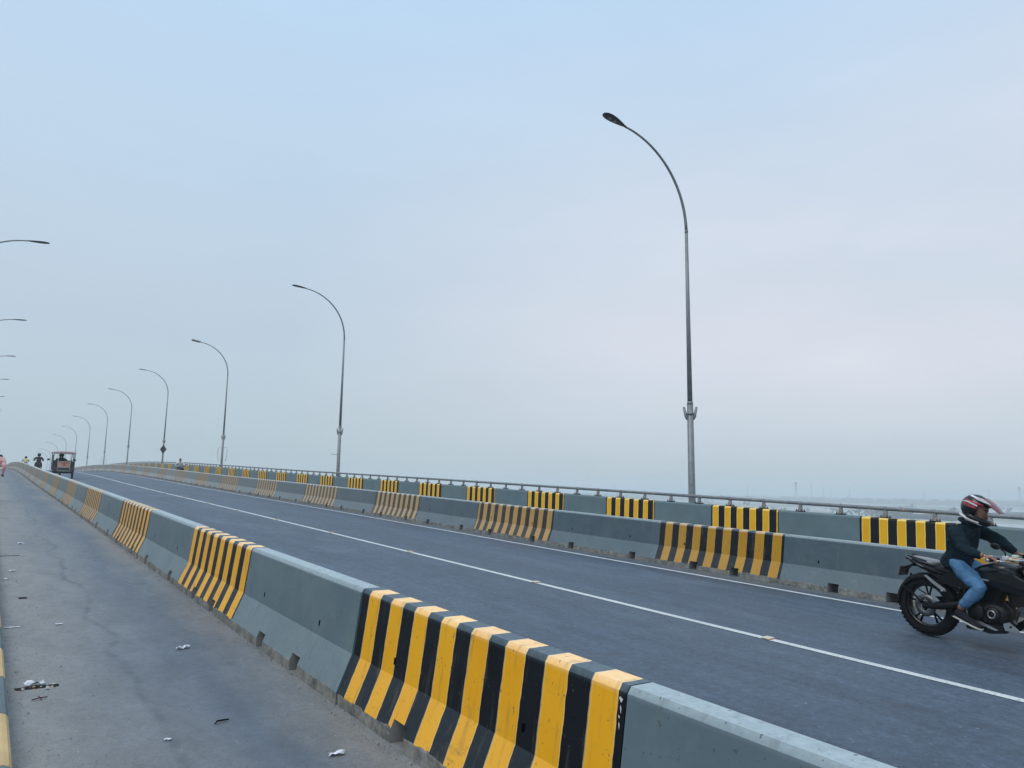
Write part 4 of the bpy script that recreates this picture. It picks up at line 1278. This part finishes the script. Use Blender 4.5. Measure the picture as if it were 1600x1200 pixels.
compact(moto)
pose = dict(pelvis=(.31, 0, .815), waist=(.34, 0, .93), chest=(.41, 0, 1.09), neck=(.455, 0, 1.235), head=(.525, 0, 1.345),
            shr=(.40, -.185, 1.155), elr=(.545, -.30, .955), wrr=(.735, -.315, .925), hfr=(1, .05, -.12),
            shl=(.43, .185, 1.155), ell=(.62, .29, 1.02), wrl=(.745, .31, .93), hfl=(1, .0, -.1),
            hipr=(.36, -.095, .79), knr=(.635, -.20, .60), anr=(.425, -.215, .355), hipl=(.36, .095, .79), knl=(.635, .20, .60), anl=(.425, .215, .355),
            footr=(0, R(20), R(4)), footl=(0, R(20), R(-4)))
rider = figure('rider in dark teal jacket, blue jeans and red and black helmet', (BX, BY, pz(BY) + .004), (0, slope(BY), YB), pose, M_JACKET, M_JEANS, hair=False, sub=2, headrot=(0, R(20), R(4)))
# helmet, child of the rider
def helmet(par, loc, rot, full=True):
    h = empty('helmet', loc, rot); h.parent = par; h.scale = (.94, .94, .94)
    g_ = MB(); n = 28; rings = []
    def shell(th, ph, off=0):
        # th around z, ph elevation
        rx, ry, rz = .150 + off, .122 + off, .142 + off
        return Vector((rx * math.cos(ph) * math.cos(th) - .005, ry * math.cos(ph) * math.sin(th), rz * math.sin(ph) + .01))
    vs = []; fs = []; mi = []
    NP_, NT_ = 14, 32
    for j in range(NP_ + 1):
        ph = -R(48) + (R(90) + R(48)) * j / NP_
        for k in range(NT_): vs.append(shell(2 * PI * k / NT_, ph))
    for j in range(NP_):
        ph = -R(48) + (R(138)) * (j + .5) / NP_
        for k in range(NT_):
            th = 2 * PI * (k + .5) / NT_
            if th > PI: th -= 2 * PI
            if abs(th) < R(62) and -R(34) < ph < R(24): continue      # face opening
            a = abs(th)
            if R(46) < ph < R(62) and R(20) < a < R(150): m_ = 2
            elif R(2) < ph < R(34) and R(45) < a < R(140): m_ = 1
            else: m_ = 0
            fs.append((j * NT_ + k, j * NT_ + (k + 1) % NT_, (j + 1) * NT_ + (k + 1) % NT_, (j + 1) * NT_ + k)); mi.append(m_)
    for f_, m_ in zip(fs, mi): pass
    b0 = len(g_.v); g_.v += [tuple(v_) for v_ in vs]
    for f_, m_ in zip(fs, mi): g_.f.append(f_); g_.mi.append(m_); g_.sm.append(True)
    o = g_.build('helmet_shell', [M_BLACKP, M_HRED, M_WHITEP], h)
    md = o.modifiers.new('t', 'SOLIDIFY'); md.thickness = .014; md.offset = -1
    # chin bar
    g_ = MB(); pts = [Vector((.145 * math.cos(a) + .015 * math.cos(a), .122 * math.sin(a), -.085 - .02 * math.cos(a))) for a in [R(-95) + R(190) * k / 14 for k in range(15)]]
    g_.tube(pts, [.024] * 5 + [.028] * 5 + [.024] * 5, 10, flat=1.35); g_.build('chin_bar', M_BLACKP, h)
    g_ = MB(); pts = [p + Vector((-.012, 0, -.036)) for p in pts]; g_.tube([Vector((p.x, p.y * 1.07, p.z)) for p in pts[:6]], .008, 8); g_.tube([Vector((p.x, p.y * 1.07, p.z)) for p in pts[9:]], .008, 8); g_.build('chin_trim', M_WHITEP, h)
    # motocross peak, wide blade tilted down
    g_ = MB(); rings = []
    for x, w, z, c in ((.06, .10, .125, .02), (.12, .108, .108, .018), (.17, .098, .090, .015), (.215, .080, .070, .010), (.25, .050, .052, .004)):
        ring = []
        for k in range(9):
            u = -1 + 2 * k / 8; ring.append((x, w * u, z + c * (1 - u * u)))
        for k in range(8, -1, -1):
            u = -1 + 2 * k / 8; ring.append((x, w * u, z + c * (1 - u * u) - .007))
        rings.append(ring)
    g_.loft(rings, mi=0, smooth=False); g_.build('peak', simple('faded maroon peak', (.12, .015, .022), .3, 0, .3, 9, 0, .4), h)
    for sg in (-1, 1):
        g_ = MB(); g_.prism([(-.02, .125), (.06, .142), (.16, .112), (.10, .108), (.02, .112)], sg * .094, sg * .106); g_.build('helmet_stripe', M_WHITEP, h)
        g_ = MB(); g_.prism([(-.13, .045), (-.06, .070), (.05, .055), (.05, .045), (-.06, .055)], sg * .118, sg * .126); g_.build('helmet_stripe', M_WHITEP, h)
    return h
helmet(rider, (.515, 0, 1.368), (0, R(20), R(4)))
# collar roll, padded strap seen below the helmet
g = MB(); g.tube([Vector((.445 + .085 * math.cos(a), .085 * math.sin(a), 1.225 - .03 * math.cos(a))) for a in [2 * PI * k / 16 for k in range(17)]], .020, 8, cap=False)
g.build('collar', M_JACKET, rider)
g = MB(); g.tube([(.585, -.105, 1.225), (.49, -.130, 1.265), (.41, -.115, 1.315)], .012, 8); g.build('helmet_strap', M_WHITEC, rider)

# ------------------------------------------------------------------ far traffic
def far_bike(d, s, facing, label, plabel, top, leg, helm=True):
    c = copy_tree(moto, None, label); c.location = (d, s, pz(s) + .003)
    sl = slope(s)
    c.rotation_euler = (0, -sl, PI / 2) if facing > 0 else (0, sl, -PI / 2)
    c['group'] = 'small motorcycles far up the bridge'
    p2 = dict(pose); p2['elr'] = (.545, -.29, .955); p2['ell'] = (.60, .29, 1.0)
    f_ = figure(plabel, c.location, c.rotation_euler, p2, top, leg, hair=not helm, sub=1, group='riders far up the bridge')
    if helm:
        g_ = MB(); g_.lathe([(0, .15), (.07, .135), (.12, .08), (.135, .01), (.12, -.07), (.09, -.11)], (.53, 0, 1.36), 16, 0, 'z'); g_.build('helmet', M_BLACKP, f_)
    return c, f_
far_bike(3.45, 70.5, 1, 'small dark motorcycle heading uphill just left of the rickshaw', 'rider in black, seen from behind, just left of the rickshaw', M_DARKC, M_DARKC)
far_bike(3.6, 99, 1, 'tiny motorcycle at the crest, mostly hidden behind the left barriers', 'rider in a pale yellow top at the crest, leftmost of the riders', M_YELC, M_DARKC)
far_bike(12.0, 61.2, -1, 'motorcycle coming downhill in the far lane, hidden up to its handlebar by the barriers', 'rider in a white shirt coming downhill behind the right barriers', M_WHITEC, M_DARKC, helm=False)

# rickshaw -----------------------------------------------------------
def rickshaw(loc, rot):
    o = empty('electric_rickshaw', loc, rot); tag(o, 'open electric rickshaw with a pink rear panel and roof, driving uphill', 'rickshaw')
    # local: x forward, y left
    W = .60
    for sg in (-1, 1):
        w = empty('rear_wheel', (.25, sg * .52, .24)); w.parent = o
        g_ = MB(); g_.lathe([(.15, -.045), (.22, -.045), (.24, -.03), (.24, .03), (.22, .045), (.15, .045)], n=28); g_.build('tyre', M_RUBBER, w)
        g_ = MB(); g_.lathe([(0, -.03), (.06, -.035), (.15, -.03), (.15, .03), (0, .03)], n=20); g_.build('rim', M_GREYM, w)
        g_ = MB(); g_.lathe([(.25, -.07), (.28, -.06), (.28, .06), (.25, .07)], (.25, sg * .52, .24), 20); 
        g_ = MB(); pts = [(.25 + .29 * math.cos(a), sg * .53, .24 + .29 * math.sin(a)) for a in [R(-5) + R(190) * k / 12 for k in range(13)]]
        g_.tube(pts, .07, 8, flat=.25); g_.build('mudguard', M_BLACKP, o)
    w = empty('front_wheel', (2.35, 0, .24)); w.parent = o
    g_ = MB(); g_.lathe([(.15, -.04), (.22, -.04), (.24, -.03), (.24, .03), (.22, .04), (.15, .04)], n=28); g_.build('tyre', M_RUBBER, w)
    g_ = MB(); g_.lathe([(0, -.03), (.15, -.03), (.15, .03), (0, .03)], n=20); g_.build('rim', M_GREYM, w)
    g_ = MB(); g_.box((1.0, 0, .36), (1.95, 1.10, .08), bev=.02); g_.box((.03, 0, .42), (.10, 1.16, .10), mi=1, bev=.02); g_.build('floor', [M_BLACKM, M_GREYM], o)
    g_ = MB(); g_.box((-.02, 0, .57), (.05, 1.14, .28), bev=.015); g_.box((.0, 0, .62), (.08, .56, .14), mi=1); g_.build('tail_board', [simple('dark painted steel', (.05, .055, .07), .5), M_DARK], o)
    g_ = MB(); g_.box((-.06, -.02, .86), (.02, .66, .30), bev=.004); g_.build('rear_panel', M_PRINT, o)
    g_ = MB(); g_.lathe([(0, -.012), (.045, -.012), (.045, 0)], (-.07, -.02, .88), 14, 0, 'x'); g_.box((-.0725, -.02, .81), (.004, .34, .03)); g_.box((-.0725, -.02, .95), (.004, .42, .035)); g_.build('panel_print', M_EMBLEM, o)
    # cream ladder frame behind
    g_ = MB()
    for y in (-.33, .33): g_.tube([(-.10, y, .47), (-.09, y, 1.20), (-.05, y * .9, 1.62)], .018, 8)
    for z in (.47, .69, 1.04): g_.tube([(-.10, -.33, z), (-.10, .33, z)], .014, 8)
    g_.build('rear_rack', M_CREAM, o)
    g_ = MB(); g_.box((.02, 0, .405), (.05, 1.18, .07), bev=.01); g_.build('bumper', M_CREAM, o)
    g_ = MB()
    for y in (-.57, .57):
        pass
    pass
    for y in (-.57, .57):
        for seq in ([(.02, y, .45), (.04, y * .98, 1.62)], [(1.05, y, .45), (1.05, y, 1.62)], [(1.75, y * .9, .5), (1.70, y * .95, 1.62)]):
            g_ = MB(); g_.tube(seq, .021, 8); g_.build('canopy_post', M_BLACKM, o)
    for sg in (-1, 1):
        g_ = MB(); g_.box((.01, sg * .465, .80), (.03, .20, .52), bev=.01); g_.build('corner_panel', M_DARK, o)
    # side slats on the left
    for k in range(7):
        g_ = MB(); g_.box((.52, .585, .62 + k * .125), (1.0, .05, .085)); g_.build('side_slat', M_GREYM, o)
    g_ = MB()
    for k in range(2): g_.box((.52, -.575, .62 + k * .13), (1.0, .02, .05))
    g_.build('side_guard', M_GREYM, o)
    g_ = MB(); rings = []
    for x in (-.08, .0, .9, 1.8, 1.9):
        dz = -.05 if x in (-.08, 1.9) else 0
        rings.append([(x, .62 * u, 1.64 + dz + .05 * (1 - u * u) + (-.05 if abs(u) == 1 else 0)) for u in (-1, -.8, -.4, 0, .4, .8, 1)] + [(x, .62 * u, 1.58 + dz) for u in (1, 0, -1)])
    g_.loft(rings, smooth=False); g_.build('roof', simple('faded pink canopy', (.40, .32, .32), .6, 0, .1, 4), o)
    g_ = MB(); g_.box((-.05, 0, 1.56), (.02, 1.16, .10)); g_.build('roof_valance', M_DARKC, o)
    g_ = MB(); g_.box((.55, 0, .66), (.40, 1.0, .14), bev=.03); g_.box((.72, 0, .90), (.08, 1.0, .42), (0, -.1, 0), bev=.03); g_.build('passenger_seat', simple('maroon vinyl', (.10, .02, .025), .5), o)
    g_ = MB(); g_.box((1.35, 0, .64), (.36, .7, .12), bev=.03); g_.build('driver_seat', M_BLACKM, o)
    g_ = MB(); g_.prism([(1.95, .42), (2.30, .60), (2.36, 1.0), (2.15, 1.05), (2.0, .6)], -.36, .36); g_.build('front_cowl', M_BLACKP, o)
    g_ = MB(); g_.tube([(2.12, 0, .7), (1.98, 0, 1.10)], .02, 8); g_.tube([(1.90, -.33, 1.10), (1.98, 0, 1.12), (1.90, .33, 1.10)], .014, 8); g_.build('handlebar', M_BLACKM, o)
    for sg in (-1, 1):
        g_ = MB(); g_.tube([(1.95, sg * .40, 1.05), (1.93, sg * .66, 1.12)], .009, 6); g_.box((1.92, sg * .72, 1.13), (.02, .13, .12), bev=.008); g_.build('mirror', M_BLACKM, o)
        g_ = MB(); g_.box((-.05, sg * .47, .62), (.03, .10, .07), bev=.008); g_.build('tail_light', simple('dull red lens', (.25, .03, .03), .3), o)
    return o
RS = 53.6
rick = rickshaw((3.93, RS, pz(RS) + .003), (0, -slope(RS), PI / 2))
dp = dict(pelvis=(1.38, 0, .80), waist=(1.40, 0, .93), chest=(1.43, 0, 1.13), neck=(1.47, 0, 1.29), head=(1.50, 0, 1.41),
          shr=(1.44, -.18, 1.19), elr=(1.60, -.26, 1.0), wrr=(1.84, -.28, 1.08), shl=(1.44, .18, 1.19), ell=(1.60, .26, 1.0), wrl=(1.84, .28, 1.08),
          hipr=(1.44, -.10, .76), knr=(1.82, -.13, .76), anr=(1.86, -.14, .49), hipl=(1.44, .10, .76), knl=(1.82, .13, .76), anl=(1.86, .14, .49))
figure('driver in dark clothes seated inside the rickshaw, seen from behind', (3.93, RS, pz(RS) + .003), (0, -slope(RS), PI / 2), dp, M_DARKC, M_DARKC)
dq = {k: tuple(Vector(v_) + Vector((-.82, .17, 0))) for k, v_ in dp.items()}
dq['wrr'] = tuple(Vector(dq['knr']) + Vector((-.06, 0, .09))); dq['wrl'] = tuple(Vector(dq['knl']) + Vector((-.06, 0, .09)))
dq['elr'] = (.66, -.09, .93); dq['ell'] = (.66, .43, .93)
dq['anr'] = (1.02, .03, .50); dq['anl'] = (1.02, .31, .50)
figure('passenger in dark clothes on the rickshaw back seat, on the left', (3.93, RS, pz(RS) + .003), (0, -slope(RS), PI / 2), dq, M_DARKC, M_DARKC)

# pedestrians at the left picture edge ------------------------------------
walk = dict(pelvis=(0, 0, .93), waist=(.01, 0, 1.06), chest=(.03, 0, 1.28), neck=(.05, 0, 1.45), head=(.08, 0, 1.575),
            shr=(.03, -.19, 1.36), elr=(-.06, -.25, 1.10), wrr=(.02, -.24, .88), shl=(.03, .19, 1.36), ell=(.10, .25, 1.11), wrl=(.24, .22, .93),
            hipr=(0, -.09, .90), knr=(.14, -.09, .50), anr=(.12, -.09, .11), hipl=(0, .09, .90), knl=(-.02, .09, .50), anl=(-.26, .09, .16), footl=(0, R(30), 0))
PS = 28.6
figure('pedestrian in a loose pale pink shirt walking uphill at the left picture edge', (.235, PS, pz(PS)), (0, 0, PI / 2), walk, M_PINK, M_MAROON, skirt=True, sub=2)
PS2 = 46
figure('person in dark clothes walking ahead of the pink-shirted pedestrian', (.42, PS2, pz(PS2)), (0, 0, PI / 2), walk, M_DARKC, M_DARKC)

# ------------------------------------------------------------------ far landscape
def pylon(x, y, h, label, lattice=True):
    o = empty('pylon', (x, y, GZ)); tag(o, label, 'pylon', 'pylons and masts on the horizon')
    g_ = MB(); b = h * .11
    if lattice:
        for sx in (-1, 1):
            for sy in (-1, 1): g_.tube([(sx * b, sy * b, 0), (sx * b * .28, sy * b * .28, h * .62), (sx * b * .15, sy * b * .15, h)], h * .009, 4)
        N = 7
        for k in range(N):
            z0, z1 = h * k / N, h * (k + 1) / N
            f0 = lambda z: b * (1 - .72 * z / (h * .62)) if z < h * .62 else b * (.28 - .13 * (z - h * .62) / (h * .38))
            for sx, sy, tx, ty in ((-1, -1, 1, -1), (1, -1, 1, 1), (1, 1, -1, 1), (-1, 1, -1, -1)):
                g_.tube([(sx * f0(z0), sy * f0(z0), z0), (tx * f0(z1), ty * f0(z1), z1)], h * .005, 3)
        g_.build('lattice', M_GREYM, o)
        for z in (.66, .80, .93):
            g_ = MB(); w = h * (.20 if z < .9 else .12); g_.tube([(-w * .6, w, h * z), (0, 0, h * z + h * .02), (w * .6, -w, h * z)], [h * .003, h * .009, h * .003], 4); g_.build('cross_arm', M_GREYM, o)
    else:
        g_.tube([(0, 0, 0), (0, 0, h)], [h * .034, h * .018], 8); g_.build('mast', M_GREYM, o)
    return o
def ray(px, dist):
    a = YAW + math.atan((px - 800) / 1161.4 * (1 / math.cos(PITCH)))
    return dist * math.sin(a), dist * math.cos(a)
for px, dist, h, lat, lab in ((915, 2600, 34, 0, 'thin mast on the horizon, leftmost, left of the nearest lamp pole'), (960, 2300, 38, 0, 'thin mast on the horizon, second from the left'),
                              (1021, 2500, 33, 0, 'thin mast on the horizon just left of the nearest lamp pole'), (1164, 1900, 36, 0, 'thin mast on the horizon, first one right of the nearest lamp pole'),
                              (1238, 1900, 45, 1, 'wide lattice pylon on the horizon'), (1262, 2000, 40, 0, 'thin mast just right of the wide lattice pylon'), (1280, 2300, 38, 0, 'thin mast left of the close pair on the horizon'),
                              (1291, 2400, 38, 0, 'thin mast right after the close pair on the horizon'), (1320, 2000, 36, 0, 'thin mast above the striped parapet panel left of the rider'), (1434, 2200, 36, 0, 'thin mast on the horizon left of the rider helmet'),
                              (1534, 2200, 38, 0, 'thin mast on the horizon above the rider helmet'), (1581, 1900, 40, 1, 'rightmost pylon on the horizon')):
    x, y = ray(px, dist); pylon(x, y, h, lab, lat)
M_LEAF = simple('far foliage', (.065, .10, .065), .9, 0, .35, .4)
M_BARK = simple('far bark', (.08, .06, .045), .9)
def crown_mesh(seed, n=190):
    rnd = random.Random(seed); g_ = MB()
    cl = [(rnd.gauss(0, .30), rnd.gauss(0, .30), rnd.uniform(.35, .92), rnd.uniform(.14, .26)) for _ in range(9)]
    for k in range(n):
        cx, cy, cz, r_ = rnd.choice(cl)
        d = Vector((rnd.gauss(0, 1), rnd.gauss(0, 1), rnd.gauss(0, .8))).normalized() * r_ * rnd.uniform(.5, 1.05)
        p = Vector((cx, cy, cz)) + d; u = Vector((rnd.gauss(0, 1), rnd.gauss(0, 1), rnd.gauss(0, 1))).normalized(); v_ = u.cross(d).normalized()
        s_ = rnd.uniform(.03, .065)
        g_.add([p - u * s_, p + v_ * s_, p + u * s_, p - v_ * s_], [(0, 1, 2, 3)])
    return g_.mesh('crown', M_LEAF, fix=False)
CR = [crown_mesh(i) for i in range(4)]
g = MB(); g.tube([(0, 0, 0), (.01, 0, .3), (-.02, .01, .6)], [.035, .025, .012], 6)
for a in range(4): g.tube([(0, 0, .3 + .05 * a), (.2 * math.cos(a * 1.7), .2 * math.sin(a * 1.7), .62)], [.015, .005], 4)
TR = g.mesh('trunk', M_BARK)
rnd = random.Random(21); cnt = 0
for k in range(240):
    px = rnd.uniform(860, 1640); dist = rnd.choice([rnd.uniform(430, 900), rnd.uniform(700, 1900)])
    if rnd.random() < .5: px = rnd.gauss(1372, 40); dist = rnd.uniform(520, 760)
    x, y = ray(px, dist)
    if any(False for _ in ()): pass
    if 300 < x < 1250 and -200 < y < 460 and dist < 520: continue
    o = empty('tree', (x, y, GZ), (0, 0, rnd.uniform(0, 6))); h = rnd.uniform(3.5, 7.5); w = h * rnd.uniform(.9, 1.4); o.scale = (w, w, h)
    near = dist < 780 and abs(px - 1372) < 90
    tag(o, 'hazy dark bushy tree in the clump below the rail, left of the rider' if near else 'small hazy tree scattered on the plain beyond the parapet', 'tree', 'trees clumped left of the rider' if near else 'trees scattered over the plain')
    obj('trunk', TR, o); obj('crown', rnd.choice(CR), o); cnt += 1
    if cnt >= 75: break
# tree belts merging to one mass near the horizon
g = MB(); rnd = random.Random(5)
for k in range(9000):
    px = rnd.uniform(820, 1700); dist = rnd.choice((1700, 2200, 2900, 3600, 4400, 5200)) * rnd.uniform(.97, 1.03)
    x, y = ray(px, dist); z = GZ + rnd.uniform(0, 1) ** .7 * (6 + 1.6 * math.sin(px * .031 + dist) + 1.0 * math.sin(px * .11 + dist * .3))
    s_ = rnd.uniform(2.5, 5.5) * (1 + dist / 5000); a = rnd.uniform(0, PI); c, d = math.cos(a) * s_, math.sin(a) * s_
    g.add([(x - c, y - d, z - s_ * .5), (x + c, y + d, z - s_ * .5), (x + c * .6, y + d * .6, z + s_ * .7), (x - c * .7, y - d * .7, z + s_ * .6)], [(0, 1, 2, 3)])
tag(g.build('distant_woods', M_LEAF, fix=False), 'hazy belt of far woods along the horizon', 'woods', kind='stuff')

# ------------------------------------------------------------------ haze
g = MB(); g.box((0, 0, 1.25), (18400, 18400, 30.5))
hz = g.build('haze', None) if False else None
me = g.mesh('haze', [])
hz = obj('haze', me)
hm = bpy.data.materials.new('haze air'); hm.use_nodes = True; ht = hm.node_tree; ht.nodes.clear()
ho = ht.nodes.new('ShaderNodeOutputMaterial'); pv = ht.nodes.new('ShaderNodeVolumePrincipled')
pv.inputs['Color'].default_value = (.84, .92, .97, 1); pv.inputs['Density'].default_value = .0010; pv.inputs['Anisotropy'].default_value = .0
ht.links.new(pv.outputs[0], ho.inputs['Volume'])
hz.data.materials.append(hm)
tag(hz, kind='stuff')
